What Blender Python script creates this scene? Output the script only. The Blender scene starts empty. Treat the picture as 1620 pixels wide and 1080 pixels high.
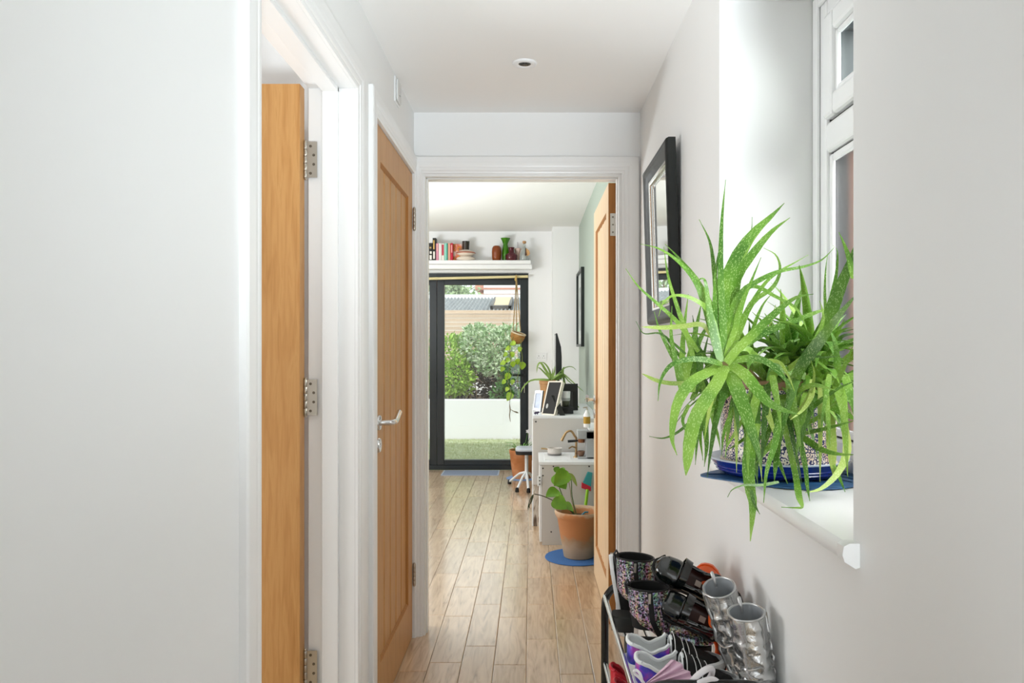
import bpy, bmesh, math, random
from mathutils import Vector, Matrix, Euler, noise
random.seed(7)
PI = math.pi
SC = bpy.context.scene
COL = SC.collection

# ------------------------------------------------------------------ camera, sky, light, exposure
FPX, VPX, VPY, CAMZ = 1200.0, 840.0, 552.0, 1.235
cam_d = bpy.data.cameras.new('camera'); cam = bpy.data.objects.new('camera', cam_d); COL.objects.link(cam)
cam.location = (0, 0, CAMZ); cam.rotation_euler = (PI/2, 0, 0)
cam_d.sensor_width = 36.0; cam_d.lens = FPX/1620*36
cam_d.shift_x = -(VPX-810)/1620; cam_d.shift_y = (VPY-540)/1620
cam_d.clip_start = 0.02; cam_d.clip_end = 200
SC.camera = cam
SC.view_settings.view_transform = 'Standard'; SC.view_settings.look = 'None'
SC.view_settings.gamma = 1.0; SC.view_settings.use_curve_mapping = False
SC.view_settings.exposure = 0.29
world = bpy.data.worlds.new('overcast_sky'); SC.world = world; world.use_nodes = True
bg = world.node_tree.nodes['Background']; bg.inputs[0].default_value = (0.93, 0.97, 1.0, 1); bg.inputs[1].default_value = 1.45

def lamp(name, kind, loc, target, energy, size=None, size_y=None, color=(1, 1, 1)):
    d = bpy.data.lights.new(name, kind); d.energy = energy; d.color = color
    o = bpy.data.objects.new(name, d); COL.objects.link(o); o.location = loc
    o.rotation_euler = (Vector(target)-Vector(loc)).to_track_quat('-Z', 'Y').to_euler()
    if kind == 'AREA':
        d.shape = 'RECTANGLE'; d.size = size; d.size_y = size_y or size
    return o
sun = lamp('sun', 'SUN', (0, 0, 9), (1.2, 4, 4.6), 1.9, color=(1.0, 0.96, 0.9)); sun.data.angle = 0.02
lamp('kitchen_side_fill', 'AREA', (-3.1, 4.5, 1.45), (0.4, 3.9, 1.1), 24, 1.6, 1.6, (1, 0.99, 0.98))  # added area lamp, no window there; fills the green wall and kitchen door
lamp('kitchen_ceiling_fill', 'AREA', (-2.0, 5.2, 1.3), (-1.4, 5.2, 3.0), 56, 0.8, 0.8, (0.90, 0.96, 1))  # added lamp out of view, aimed up to brighten the kitchen ceiling
lamp('side_window_light', 'AREA', (1.15, 1.2, 1.95), (-0.1, 1.40, 0.95), 25, 0.8, 1.1, (0.97, 0.99, 1))
lamp('left_room_fill', 'AREA', (-2.2, 1.7, 0.9), (0.2, 1.9, 2.1), 24, 1.2, 1.0, (0.97, 0.99, 1))  # lamp added out of view, throws light up to the hall ceiling
fill_ = lamp('hall_ceiling_fill', 'SPOT', (0.38, -0.7, 0.4), (0.0, 1.95, 2.25), 350, color=(0.85, 0.94, 1)); fill_.data.spot_size = math.radians(46); fill_.data.spot_blend = 1.0; fill_.data.shadow_soft_size = 0.25  # unseen spot added behind the camera, brightens the hall ceiling
lamp('rear_hall_fill', 'AREA', (-0.1, -1.9, 1.3), (-0.1, 2.0, 1.25), 2.2, 0.9, 1.9, (0.96, 0.98, 1))  # added area lamp past the unseen hall end, weak fill from behind

# ------------------------------------------------------------------ helpers
def lin(c):
    if isinstance(c, str):
        c = c.lstrip('#'); c = [int(c[i:i+2], 16)/255 for i in (0, 2, 4)]
        return tuple((v/12.92 if v <= 0.04045 else ((v+0.055)/1.055)**2.4) for v in c)
    return tuple(c)
MATS = {}
def mat(name, color, rough=0.5, metal=0.0, spec=0.5, coat=0.0, trans=0.0, ior=1.45, bump=None, var=None, emis=None):
    """plain procedural material; bump=(scale, strength); var=(scale, amount) mottles the colour a little"""
    if name in MATS: return MATS[name]
    m = bpy.data.materials.new(name); m.use_nodes = True; nt = m.node_tree
    b = nt.nodes['Principled BSDF']; c = lin(color)
    b.inputs['Base Color'].default_value = (*c, 1); b.inputs['Roughness'].default_value = rough
    b.inputs['Metallic'].default_value = metal; b.inputs['Specular IOR Level'].default_value = spec
    b.inputs['Coat Weight'].default_value = coat; b.inputs['Coat Roughness'].default_value = 0.08
    b.inputs['Transmission Weight'].default_value = trans; b.inputs['IOR'].default_value = ior
    tc = nt.nodes.new('ShaderNodeTexCoord')
    if bump:
        n = nt.nodes.new('ShaderNodeTexNoise'); n.inputs['Scale'].default_value = bump[0]; n.inputs['Detail'].default_value = 4
        bp = nt.nodes.new('ShaderNodeBump'); bp.inputs['Strength'].default_value = bump[1]; bp.inputs['Distance'].default_value = 0.01
        nt.links.new(tc.outputs['Object'], n.inputs['Vector']); nt.links.new(n.outputs['Fac'], bp.inputs['Height'])
        nt.links.new(bp.outputs['Normal'], b.inputs['Normal'])
    if var:
        n = nt.nodes.new('ShaderNodeTexNoise'); n.inputs['Scale'].default_value = var[0]; n.inputs['Detail'].default_value = 5
        r = nt.nodes.new('ShaderNodeMapRange'); r.inputs[1].default_value = 0.3; r.inputs[2].default_value = 0.7
        r.inputs[3].default_value = 1-var[1]; r.inputs[4].default_value = 1+var[1]
        h = nt.nodes.new('ShaderNodeHueSaturation'); h.inputs['Color'].default_value = (*c, 1)
        nt.links.new(tc.outputs['Object'], n.inputs['Vector']); nt.links.new(n.outputs['Fac'], r.inputs[0])
        nt.links.new(r.outputs[0], h.inputs['Value']); nt.links.new(h.outputs[0], b.inputs['Base Color'])
    MATS[name] = m; return m

def ramp_mat(name, stops, scale=(1, 1, 1), nscale=5, detail=6, rough=0.5, spec=0.5, bump=0.0, rand=0.0, tex='noise', coat=0.0, metal=0.0, dist=0.0, sat_rand=0.0, coat_rough=0.1):
    """colour ramp over a (stretched) noise / voronoi / wave texture in object space, offset per object"""
    if name in MATS: return MATS[name]
    m = bpy.data.materials.new(name); m.use_nodes = True; nt = m.node_tree; N = nt.nodes; L = nt.links
    b = N['Principled BSDF']; b.inputs['Roughness'].default_value = rough; b.inputs['Specular IOR Level'].default_value = spec
    b.inputs['Coat Weight'].default_value = coat; b.inputs['Coat Roughness'].default_value = coat_rough; b.inputs['Metallic'].default_value = metal
    tc = N.new('ShaderNodeTexCoord'); mp = N.new('ShaderNodeMapping'); mp.inputs['Scale'].default_value = scale
    oi = N.new('ShaderNodeObjectInfo'); ml = N.new('ShaderNodeMath'); ml.operation = 'MULTIPLY'; ml.inputs[1].default_value = 37.0
    L.new(oi.outputs['Random'], ml.inputs[0]); L.new(tc.outputs['Object'], mp.inputs['Vector'])
    cb = N.new('ShaderNodeCombineXYZ')
    for i in range(3): L.new(ml.outputs[0], cb.inputs[i])
    va = N.new('ShaderNodeVectorMath'); L.new(mp.outputs[0], va.inputs[0]); L.new(cb.outputs[0], va.inputs[1])
    if tex == 'voronoi':
        t = N.new('ShaderNodeTexVoronoi'); out = t.outputs['Distance']
    elif tex == 'cells':
        t = N.new('ShaderNodeTexVoronoi'); out = None
    else:
        t = N.new('ShaderNodeTexNoise'); t.inputs['Detail'].default_value = detail; t.inputs['Distortion'].default_value = dist; out = t.outputs['Fac']
    t.inputs['Scale'].default_value = nscale
    L.new(va.outputs[0], t.inputs['Vector'])
    if tex == 'cells':
        sx = N.new('ShaderNodeSeparateColor'); L.new(t.outputs['Color'], sx.inputs[0]); out = sx.outputs[0]
    cr = N.new('ShaderNodeValToRGB'); cr.color_ramp.elements.remove(cr.color_ramp.elements[1])
    for i, (p, c) in enumerate(stops):
        e = cr.color_ramp.elements[0] if i == 0 else cr.color_ramp.elements.new(p)
        e.position = p; e.color = (*lin(c), 1)
    if tex == 'cells': cr.color_ramp.interpolation = 'CONSTANT'
    L.new(out, cr.inputs[0]); col = cr.outputs[0]
    if rand:
        h = N.new('ShaderNodeHueSaturation'); r = N.new('ShaderNodeMapRange')
        r.inputs[3].default_value = 1-rand; r.inputs[4].default_value = 1+rand
        L.new(oi.outputs['Random'], r.inputs[0]); L.new(r.outputs[0], h.inputs['Value']); L.new(col, h.inputs['Color']); col = h.outputs[0]
    L.new(col, b.inputs['Base Color'])
    if bump:
        bp = N.new('ShaderNodeBump'); bp.inputs['Strength'].default_value = bump; bp.inputs['Distance'].default_value = 0.004
        L.new(out, bp.inputs['Height']); L.new(bp.outputs[0], b.inputs['Normal'])
    MATS[name] = m; return m

def glass_mat(name, tint='#ffffff', refl=0.06, rough=0.0):
    m = bpy.data.materials.new(name); m.use_nodes = True; nt = m.node_tree; N = nt.nodes
    N.remove(N['Principled BSDF']); out = N['Material Output']
    t = N.new('ShaderNodeBsdfTransparent'); t.inputs[0].default_value = (*lin(tint), 1)
    g = N.new('ShaderNodeBsdfGlossy'); g.inputs['Roughness'].default_value = rough
    mx = N.new('ShaderNodeMixShader'); mx.inputs[0].default_value = refl
    nt.links.new(t.outputs[0], mx.inputs[1]); nt.links.new(g.outputs[0], mx.inputs[2]); nt.links.new(mx.outputs[0], out.inputs[0])
    return m

def W(px, py, Y):
    """a point seen at (px, py) of the 1620x1080 frame, standing Y metres ahead"""
    return Vector(((px-VPX)*Y/FPX, Y, CAMZ-(py-VPY)*Y/FPX))
def wl(o):
    v = Vector((0, 0, 0))
    while o: v = v+o.location; o = o.parent
    return v

class MB:
    """collects shapes, then links them as ONE mesh object"""
    def __init__(s): s.v = []; s.f = []; s.mi = []; s.cur = 0
    def add(s, vs, fs):
        b = len(s.v); s.v += [Vector(v) for v in vs]; s.f += [tuple(i+b for i in f) for f in fs]; s.mi += [s.cur]*len(fs); return s
    def box(s, a, b):
        x0, x1 = sorted((a[0], b[0])); y0, y1 = sorted((a[1], b[1])); z0, z1 = sorted((a[2], b[2]))
        return s.add([(x0,y0,z0),(x1,y0,z0),(x1,y1,z0),(x0,y1,z0),(x0,y0,z1),(x1,y0,z1),(x1,y1,z1),(x0,y1,z1)],
                     [(0,3,2,1),(4,5,6,7),(0,1,5,4),(1,2,6,5),(2,3,7,6),(3,0,4,7)])
    def rings(s, rs, cap0=True, cap1=True, closed=True):
        n = len(rs[0]); vs = [p for r in rs for p in r]; fs = []
        for i in range(len(rs)-1):
            for j in range(n if closed else n-1):
                k = (j+1) % n; fs.append((i*n+j, i*n+k, (i+1)*n+k, (i+1)*n+j))
        if cap0: fs.append(tuple(range(n-1, -1, -1)))
        if cap1: fs.append(tuple((len(rs)-1)*n+j for j in range(n)))
        return s.add(vs, fs)
    def lathe(s, prof, c=(0, 0, 0), n=24, cap0=True, cap1=True, axis='z'):
        c = Vector(c); rs = []
        for r, z in prof:
            r = max(r, 1e-5); ring = []
            for j in range(n):
                a = 2*PI*j/n; p = (r*math.cos(a), r*math.sin(a), z)
                if axis == 'x': p = (z, r*math.cos(a), r*math.sin(a))
                if axis == 'y': p = (r*math.sin(a), z, r*math.cos(a))
                ring.append(c+Vector(p))
            rs.append(ring)
        return s.rings(rs, cap0, cap1)
    def tube(s, pts, r, n=10, ref=None, flat=1.0, caps=True):
        pts = [Vector(p) for p in pts]; m = len(pts); rs = []
        rr = r if isinstance(r, (list, tuple)) else [r]*m; u = None
        for i, p in enumerate(pts):
            t = (pts[min(i+1, m-1)]-pts[max(i-1, 0)]).normalized()
            if u is None:
                a = Vector(ref) if ref else (Vector((0, 0, 1)) if abs(t.z) < 0.9 else Vector((1, 0, 0)))
                u = (a-t*a.dot(t)).normalized()
            else: u = (u-t*u.dot(t)).normalized()
            w = t.cross(u)
            rs.append([p+(u*math.cos(2*PI*j/n)*flat+w*math.sin(2*PI*j/n))*rr[i] for j in range(n)])
        return s.rings(rs, caps, caps)
    def prism(s, poly, ax, a, b):
        """polygon in the two other axes, extruded along ax from a to b"""
        def P(q, t): return {'x': (t, q[0], q[1]), 'y': (q[0], t, q[1]), 'z': (q[0], q[1], t)}[ax]
        n = len(poly)
        return s.rings([[P(q, a) for q in poly], [P(q, b) for q in poly]])
    def build(s, name, m, parent=None, smooth=None, bevel=0.0, shift=True, seg=2):
        me = bpy.data.meshes.new(name)
        if parent is not None: off = wl(parent) if shift else Vector((0, 0, 0))
        elif shift:
            xs = [v.x for v in s.v]; ys = [v.y for v in s.v]; zs = [v.z for v in s.v]
            off = Vector(((min(xs)+max(xs))/2, (min(ys)+max(ys))/2, min(zs)))
        else: off = Vector((0, 0, 0))
        me.from_pydata([v-off for v in s.v], [], s.f)
        bm = bmesh.new(); bm.from_mesh(me); bmesh.ops.recalc_face_normals(bm, faces=bm.faces); bm.to_mesh(me); bm.free()
        ms = m if isinstance(m, (list, tuple)) else [m]
        for q in ms: me.materials.append(q)
        if len(ms) > 1: me.polygons.foreach_set('material_index', s.mi)
        if smooth is not None:
            me.polygons.foreach_set('use_smooth', [True]*len(me.polygons)); me.set_sharp_from_angle(angle=math.radians(smooth))
        o = bpy.data.objects.new(name, me); COL.objects.link(o)
        if parent is not None: o.parent = parent
        else: o.location = off
        if bevel:
            bv = o.modifiers.new('bevel', 'BEVEL'); bv.width = bevel; bv.segments = seg; bv.limit_method = 'ANGLE'; bv.angle_limit = 0.6
        return o

def tag(o, label, cat, group=None, kind=None):
    o['label'] = label; o['category'] = cat
    if group: o['group'] = group
    if kind: o['kind'] = kind
    return o
def thing(name, loc, label, cat, group=None):
    o = bpy.data.objects.new(name, None); COL.objects.link(o); o.location = loc; o.empty_display_size = 0.05
    return tag(o, label, cat, group)
def struct(o): o['kind'] = 'structure'; return o
def srt(name, loc=(0, 0, 0)):
    o = bpy.data.objects.new(name, None); COL.objects.link(o); o.location = loc; o.empty_display_size = 0.05; o['kind'] = 'structure'; return o
def box(name, a, b, m, parent=None, bevel=0.0): return MB().box(a, b).build(name, m, parent, bevel=bevel)
def spline(pts, n):
    """Catmull-Rom through pts (Vectors), n samples"""
    P = [Vector(p) for p in pts]; P = [2*P[0]-P[1]]+P+[2*P[-1]-P[-2]]; out = []; k = len(P)-3
    for i in range(n):
        t = i/(n-1)*k; j = min(int(t), k-1); u = t-j; a, b, c, d = P[j:j+4]
        out.append(0.5*((2*b)+(c-a)*u+(2*a-5*b+4*c-d)*u*u+(3*b-a-3*c+d)*u**3))
    return out

# ------------------------------------------------------------------ materials
WALL = mat('white_wall_paint', '#f1f1f0', 0.55, spec=0.3, bump=(18, 0.03))
CEIL = mat('white_ceiling_paint', '#f4f3f1', 0.7, spec=0.2)
TRIM = mat('white_gloss_trim', '#f2f2f1', 0.28, spec=0.5)
GREEN = mat('sage_green_paint', '#a3aea2', 0.6, spec=0.3)
UPVC = mat('white_upvc', '#f3f4f4', 0.22)
OAK = ramp_mat('oak_veneer', [(0.2, '#ad7940'), (0.45, '#c08c52'), (0.6, '#c8965c'), (0.8, '#b78246')], (14, 14, 1.0), 6, 8, 0.42, 0.4, 0.12, 0.02, dist=0.6)
OAKP = ramp_mat('pale_oak_veneer', [(0.2, '#d8b68c'), (0.5, '#e3c6a1'), (0.8, '#dcbc93')], (14, 14, 1.0), 6, 8, 0.42, 0.4, 0.1, 0.02, dist=0.6)
OAKE = ramp_mat('oak_edge', [(0.2, '#96602c'), (0.6, '#ac7338'), (0.8, '#9c6630')], (14, 14, 1.0), 6, 8, 0.5, 0.3, 0.1)
FLOORM = ramp_mat('oak_floor_boards', [(0.22, '#856649'), (0.38, '#b99a78'), (0.55, '#ccae8e'), (0.75, '#d8bd9d'), (0.95, '#b18f6a')], (9, 0.9, 4), 4.5, 8, 0.33, 0.6, 0.10, 0.12, dist=1.6, coat=1.0, coat_rough=0.17)
FLOORM.node_tree.nodes['Principled BSDF'].inputs['Coat IOR'].default_value = 1.6
FLOORB = mat('floor_joint', '#c9b79c', 0.7)
CHROME = mat('polished_chrome', '#d8d8d8', 0.12, 1.0)
STEEL = mat('brushed_steel', '#b9b4aa', 0.3, 1.0)
BLACKM = mat('black_metal', '#0d0f0f', 0.3)
ANTH = mat('anthracite_aluminium', '#20262a', 0.35)
GLASS = glass_mat('clear_window_glass', '#f6faf8', 0.05)
WHITEP = mat('white_plastic', '#eeeeee', 0.35)
# ------------------------------------------------------------------ SETTING
XL, XR, ZH, ZK = -0.505, 0.471, 2.254, 2.437
YE0, YE1, YB = 3.27, 3.38, 7.757            # end wall of the hall, garden wall of the kitchen
fl = struct(MB().box((-3.4, -2.2, -0.06), (0.78, 7.8, -0.012)).build('floor', FLOORB))
# floor boards, each one a part of the floor
rows = {0: [3.23, 3.67, 4.10, 4.60, 5.15], -1: [2.97, 3.495, 3.93, 4.36, 4.79], -2: [3.155, 3.67, 4.19, 4.44, 4.86, 6.02], -3: [2.99, 3.51, 3.94, 4.52, 4.86], 1: [3.97], 2: [3.18, 3.62]}
for r in range(-11, 4):
    x0 = -0.018+0.1275*r; js = list(rows.get(r, []))
    rr = random.Random(r+50)
    y = js[0] if js else 2.6+rr.random()*0.4
    while y > 1.5:
        y -= rr.uniform(0.42, 0.75); js.insert(0, y)
    y = js[-1]
    while y < 7.72:
        y += rr.uniform(0.42, 0.8); js.append(min(y, 7.75))
    xa, xb = x0+0.0008, x0+0.1275-0.0008
    if r == 3: xb = min(xb, 0.475)
    for a, b in zip(js[:-1], js[1:]):
        if b-a < 0.05: continue
        if xb < -0.52 and b < 3.35: continue
        a2, b2 = a+0.0009, b-0.0009; dz = rr.uniform(-0.0004, 0.0004); e = 0.0025
        MB().rings([[(xa, a2, -0.012), (xb, a2, -0.012), (xb, b2, -0.012), (xa, b2, -0.012)],
                    [(xa, a2, -e*0.6+dz), (xb, a2, -e*0.6+dz), (xb, b2, -e*0.6+dz), (xa, b2, -e*0.6+dz)],
                    [(xa+e, a2+e, dz), (xb-e, a2+e, dz), (xb-e, b2-e, dz), (xa+e, b2-e, dz)]], cap0=False).build('floor_board', FLOORM, fl)

def wall(name, boxes, m=WALL):
    b = MB()
    for p, q in boxes: b.box(p, q)
    return struct(b.build(name, m))
D1a, D1b, D2a, D2b, ZD = 1.40, 2.18, 2.449, 3.243, 1.985
T_ = 0.013
wall('wall_left', [((-0.635, -1.6, 0), (XL, D1a-T_, ZH)), ((-0.635, D1a-T_, ZD+T_), (XL, D1b+T_, ZH)), ((-0.635, D1b+T_, 0), (XL, D2a-T_, ZH)),
                   ((-0.635, D2a-T_, ZD+T_), (XL, D2b+T_, ZH)), ((-0.635, D2b+T_, 0), (XL, YE0, ZH))])
wall('wall_closet', [((-1.35, 2.36, 0), (-0.635, 2.40, ZH)), ((-1.35, 2.36, 0), (-1.31, YE0, ZH))])
wall('wall_left_room', [((-3.3, 0.2, 0), (-3.2, 3.27, 2.4)), ((-3.3, 0.1, 0), (-0.635, 0.2, 2.4)), ((-3.3, 3.2, 0), (-1.35, YE0, 2.4))])
# right wall with the window hole
WY0, WY1, WZ0, WZ1 = 1.108, 1.896, 0.93, 2.105
wall('wall_right', [((XR, -1.6, 0), (0.775, WY0, ZH)), ((XR, WY1, 0), (0.775, YE0, ZH)), ((XR, WY0, 0), (0.775, WY1, WZ0)), ((XR, WY0, WZ1), (0.775, WY1, ZH))])
wall('wall_back', [((-0.635, -1.7, 0), (-0.46, -1.6, ZH)), ((0.44, -1.7, 0), (0.775, -1.6, ZH)), ((-0.46, -1.7, 2.1), (0.44, -1.6, ZH))])
EA, EB, ZE = -0.455, 0.378, 1.979           # doorway at the end of the hall
wall('wall_end', [((-3.3, YE0, 0), (EA-0.012, YE1, ZK)), ((EB+0.012, YE0, 0), (0.775, YE1, ZK)), ((EA-0.012, YE0, ZE+0.012), (EB+0.012, YE1, ZK))])
struct(box('ceiling_hall', (-0.635, -1.7, ZH), (0.775, YE0, ZH+0.06), CEIL))
struct(box('ceiling_left_room', (-3.3, 0.1, 2.4), (-0.635, YE0, 2.46), CEIL))
struct(box('ceiling_kitchen', (-3.4, YE0, ZK), (0.775, 7.95, ZK+0.06), CEIL))
# kitchen shell
PX = -0.026                                  # right jamb of the garden doors
wall('wall_green', [((0.472, YE1, 0), (0.775, 7.95, ZK))], GREEN)
wall('wall_garden', [((PX, YB, 0), (0.472, 7.95, ZK)), ((-2.4, YB, 2.012), (PX, 7.95, ZK)), ((-3.4, YB, 0), (-2.4, 7.95, ZK))])
wall('wall_boxing', [((0.211, 7.453, 0), (0.472, YB, ZK))])
wall('wall_kitchen_left', [((-3.4, YE1, 0), (-3.3, 7.95, ZK))])

# --- architraves and linings (moulded strips); profile = (across, proud)
def strip(b, axis, face, sgn, inner, outer, a, c, proud=0.016):
    """moulded architrave strip: 'x' = lies on a wall whose face is X=face (sgn = room side), runs in z from a to c between Y inner/outer"""
    s = 1 if outer > inner else -1; w = abs(outer-inner)
    prof = [(0, 0), (0, 0.55), (0.10, 0.62), (0.16, 0.62), (0.2, 0.8), (0.34, 0.86), (0.42, 0.8), (0.5, 0.95), (0.62, 1.0), (0.93, 1.0), (1.0, 0.8), (1.0, 0)]
    pts = [(inner+s*w*u, face+sgn*proud*v) for u, v in prof]
    return pts
def archi(name, axis, face, sgn, i0, i1, o0, o1, zi, zo, proud=0.016):
    """three mitred sides round an opening i0..i1 (along the wall), outer o0..o1, head from zi to zo"""
    prof = [(0, 0), (0, 0.5), (0.08, 0.6), (0.14, 0.6), (0.18, 0.78), (0.3, 0.84), (0.36, 0.78), (0.44, 0.92), (0.58, 1.0), (0.93, 1.0), (1.0, 0.8), (1.0, 0)]
    b = MB(); rs = [[], [], [], []]
    for u, v in prof:
        t0 = i0+(o0-i0)*u; t1 = i1+(o1-i1)*u; z = zi+(zo-zi)*u; d = face+sgn*proud*v
        for k, (t, zz) in enumerate(((t0, 0.0), (t0, z), (t1, z), (t1, 0.0))):
            rs[k].append((d, t, zz) if axis == 'x' else (t, d, zz))
    b.rings(rs); return struct(b.build(name, TRIM))
archi('trim_1', 'x', XL, 1, D1a, D1b, D1a-0.088, D1b+0.088, ZD, ZD+0.08)
archi('trim_2', 'x', XL, 1, D2a, D2b, D2a-0.088, YE0-0.002, ZD, ZD+0.075)
archi('trim_3', 'y', YE0, -1, EA-0.010, EB+0.012, XL+0.002, 0.466, ZE+0.011, 2.063)
def lining(name, axis, a, b_, d0, d1, zh, th=0.013):
    b = MB()
    for (p, q) in (((a-th, 0), (a, zh)), ((b_, 0), (b_+th, zh)), ((a-th, zh), (b_+th, zh+th))):
        if axis == 'x': b.box((d0, p[0], p[1]), (d1, q[0], q[1]))
        else: b.box((p[0], d0, p[1]), (q[0], d1, q[1]))
    return b
def stops(b, axis, a, b_, d0, d1, zh, th=0.013):
    for (p, q) in (((a, 0), (a+th, zh)), ((b_-th, 0), (b_, zh)), ((a, zh-th), (b_, zh))):
        if axis == 'x': b.box((d0, p[0], p[1]), (d1, q[0], q[1]))
        else: b.box((p[0], d0, p[1]), (q[0], d1, q[1]))
b = lining('x', 'x', D1a+0.0, D1b, -0.640, XL, ZD-0.0); stops(b, 'x', D1a, D1b, -0.598, -0.552, ZD)
struct(b.build('trim_4', TRIM, bevel=0.0015))
b = lining('x', 'x', D2a, D2b, -0.635, XL, ZD); struct(b.build('trim_5', TRIM))
b = lining('x', 'y', EA, EB, YE0, YE1+0.004, ZE); stops(b, 'y', EA, EB, YE0+0.03, YE0+0.062, ZE, 0.006)
struct(b.build('trim_6', TRIM, bevel=0.0015))
# skirtings that the shoes and doors leave in sight
def skirting(name, a, b2, z=0.11):
    return struct(box(name, (*a, 0), (*b2, z), TRIM, bevel=0.004))
skirting('baseboard_right', (XR-0.014, -1.6), (XR, YE0-0.017))
skirting('baseboard_left', (XL, D1b+0.09), (XL+0.014, D2a-0.09))
skirting('baseboard_front', (XL, -1.6), (XL+0.014, D1a-0.09))
skirting('baseboard_garden', (PX+0.01, YB-0.014), (0.211, YB))
skirting('baseboard_boxing', (0.211, 7.439), (0.472, 7.453))

# --- hall window (white uPVC, one top light over a fixed frosted pane) and its board
win = srt('window_1', (0.74, 1.5, WZ0))
FX0, FX1 = 0.712, 0.772
def frame_rect(b, y0, y1, z0, z1, w, x0, x1):
    b.box((x0, y0, z0), (x1, y0+w, z1)); b.box((x0, y1-w, z0), (x1, y1, z1))
    b.box((x0, y0+w, z0), (x1, y1-w, z0+w)); b.box((x0, y0+w, z1-w), (x1, y1-w, z1))
b = MB(); frame_rect(b, WY0, WY1, WZ0+0.028, WZ1, 0.068, FX0, FX1); b.build('window_frame', UPVC, win, bevel=0.006)
b = MB(); frame_rect(b, WY0+0.002, WY1-0.002, WZ0+0.03, WZ1-0.002, 0.030, FX0-0.010, FX0); b.build('frame_bead', UPVC, win, bevel=0.004)
ZT0, ZT1 = 1.706, 1.777
box('transom', (FX0-0.002, WY0+0.068, ZT0), (FX1, WY1-0.068, ZT1), UPVC, win, 0.008)
GASK = mat('black_gasket', '#101010', 0.6)
b = MB(); frame_rect(b, WY0+0.068, WY1-0.068, ZT1, WZ1-0.068, 0.006, FX0+0.008, FX1-0.002); frame_rect(b, WY0+0.068, WY1-0.068, WZ0+0.096, ZT0, 0.005, FX0+0.012, FX1-0.002); b.build('gasket', GASK, win)
b = MB(); frame_rect(b, WY0+0.074, WY1-0.074, ZT1+0.006, WZ1-0.074, 0.052, FX0-0.012, FX1-0.01); b.build('top_sash', UPVC, win, bevel=0.009)
b = MB(); frame_rect(b, WY0+0.126, WY1-0.126, ZT1+0.058, WZ1-0.126, 0.014, FX0-0.004, FX0+0.008); b.build('glazing_bead', UPVC, win, bevel=0.006)
b = MB(); frame_rect(b, WY0+0.073, WY1-0.073, WZ0+0.101, ZT0-0.005, 0.020, FX0+0.004, FX0+0.014); b.build('glazing_bead', UPVC, win, bevel=0.006)
b = MB(); frame_rect(b, WY0+0.122, WY1-0.122, ZT1+0.054, WZ1-0.122, 0.0075, FX0+0.0104, FX1+0.001); b.build('pane_darkening_strip', mat('pane_darkening', '#3a3d40', 0.5), win)  # dark strip added behind the top pane so that its glass looks dark
FROST = bpy.data.materials.new('obscured_glass'); FROST.use_nodes = True
q = FROST.node_tree.nodes['Principled BSDF']; q.inputs['Base Color'].default_value = (0.93, 0.93, 0.92, 1); q.inputs['Transmission Weight'].default_value = 1; q.inputs['Roughness'].default_value = 0.28; q.inputs['IOR'].default_value = 1.12
box('frosted_pane', (FX0+0.013, WY0+0.09, WZ0+0.12), (FX0+0.017, WY1-0.09, ZT0-0.02), FROST, win)
box('top_pane', (FX0+0.006, WY0+0.13, ZT1+0.06), (FX0+0.010, WY1-0.13, WZ1-0.13), GLASS, win)
sill = srt('trim_7', (0.58, 1.5, WZ0))
b = MB(); zt = 0.956
prof = [(FX0, 0.926), (XR-0.001, 0.926), (XR-0.006, 0.922), (XR-0.013, 0.926), (XR-0.021, 0.932), (XR-0.024, 0.940), (XR-0.022, 0.950), (XR-0.015, zt), (FX0, zt)]
b.prism([p for p in prof], 'y', WY0+0.001, WY1-0.001); b.build('sill_board', TRIM, sill, smooth=40)
for ya, yb in ((WY0-0.022, WY0+0.001), (WY1-0.001, WY1+0.022)):
    h = [(XR, 0.922), (XR-0.006, 0.920), (XR-0.022, 0.930), (XR-0.025, 0.940), (XR-0.023, 0.952), (XR-0.015, zt+0.0005), (XR, zt+0.0005)]
    MB().prism(h, 'y', ya, yb).build('sill_horn', TRIM, sill, smooth=40)

# --- the garden doors (anthracite aluminium) in the garden wall
gd = srt('door_4', (-1.0, 7.80, 0))
DY0, DY1 = 7.765, 7.83; ZT = 2.012
def leaf(x0, x1, w=0.073):
    b = MB(); z0, z1 = 0.045, 1.955
    b.box((x0, DY0+0.004, z0), (x0+w, DY1, z1)); b.box((x1-w, DY0+0.004, z0), (x1, DY1, z1))
    b.box((x0+w, DY0+0.004, z0), (x1-w, DY1, z0+0.055)); b.box((x0+w, DY0+0.004, z1-0.062), (x1-w, DY1, z1))
    b.build('door_leaf', ANTH, gd, bevel=0.003)
    box('pane', (x0+w, DY0+0.03, z0+0.055), (x1-w, DY0+0.036, z1-0.062), GLASS, gd)
b = MB(); b.box((-2.4, DY0-0.004, 0), (PX, DY1+0.01, 0.045)); b.box((-2.4, DY0-0.004, 1.955), (PX, DY1+0.01, ZT)); b.box((PX-0.012, DY0-0.004, 0.045), (PX, DY1+0.01, 1.955)); b.box((-2.4, DY0-0.004, 0.045), (-2.36, DY1+0.01, 1.955))
b.build('door_frame', ANTH, gd)
leaf(-0.962, PX-0.012); leaf(-1.90, -0.966); leaf(-2.36, -1.904)
b = MB(); hp = W(829, 593, DY0)
b.box((hp.x-0.013, DY0-0.004, hp.z-0.17), (hp.x+0.013, DY0+0.006, hp.z+0.05)); b.build('handle_plate', BLACKM, gd, bevel=0.003)
b = MB(); b.tube([(hp.x, DY0, hp.z), (hp.x, DY0-0.05, hp.z), (hp.x-0.01, DY0-0.058, hp.z), (hp.x-0.115, DY0-0.058, hp.z)], 0.0095, 8); b.build('lever_handle', BLACKM, gd, smooth=40)
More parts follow.
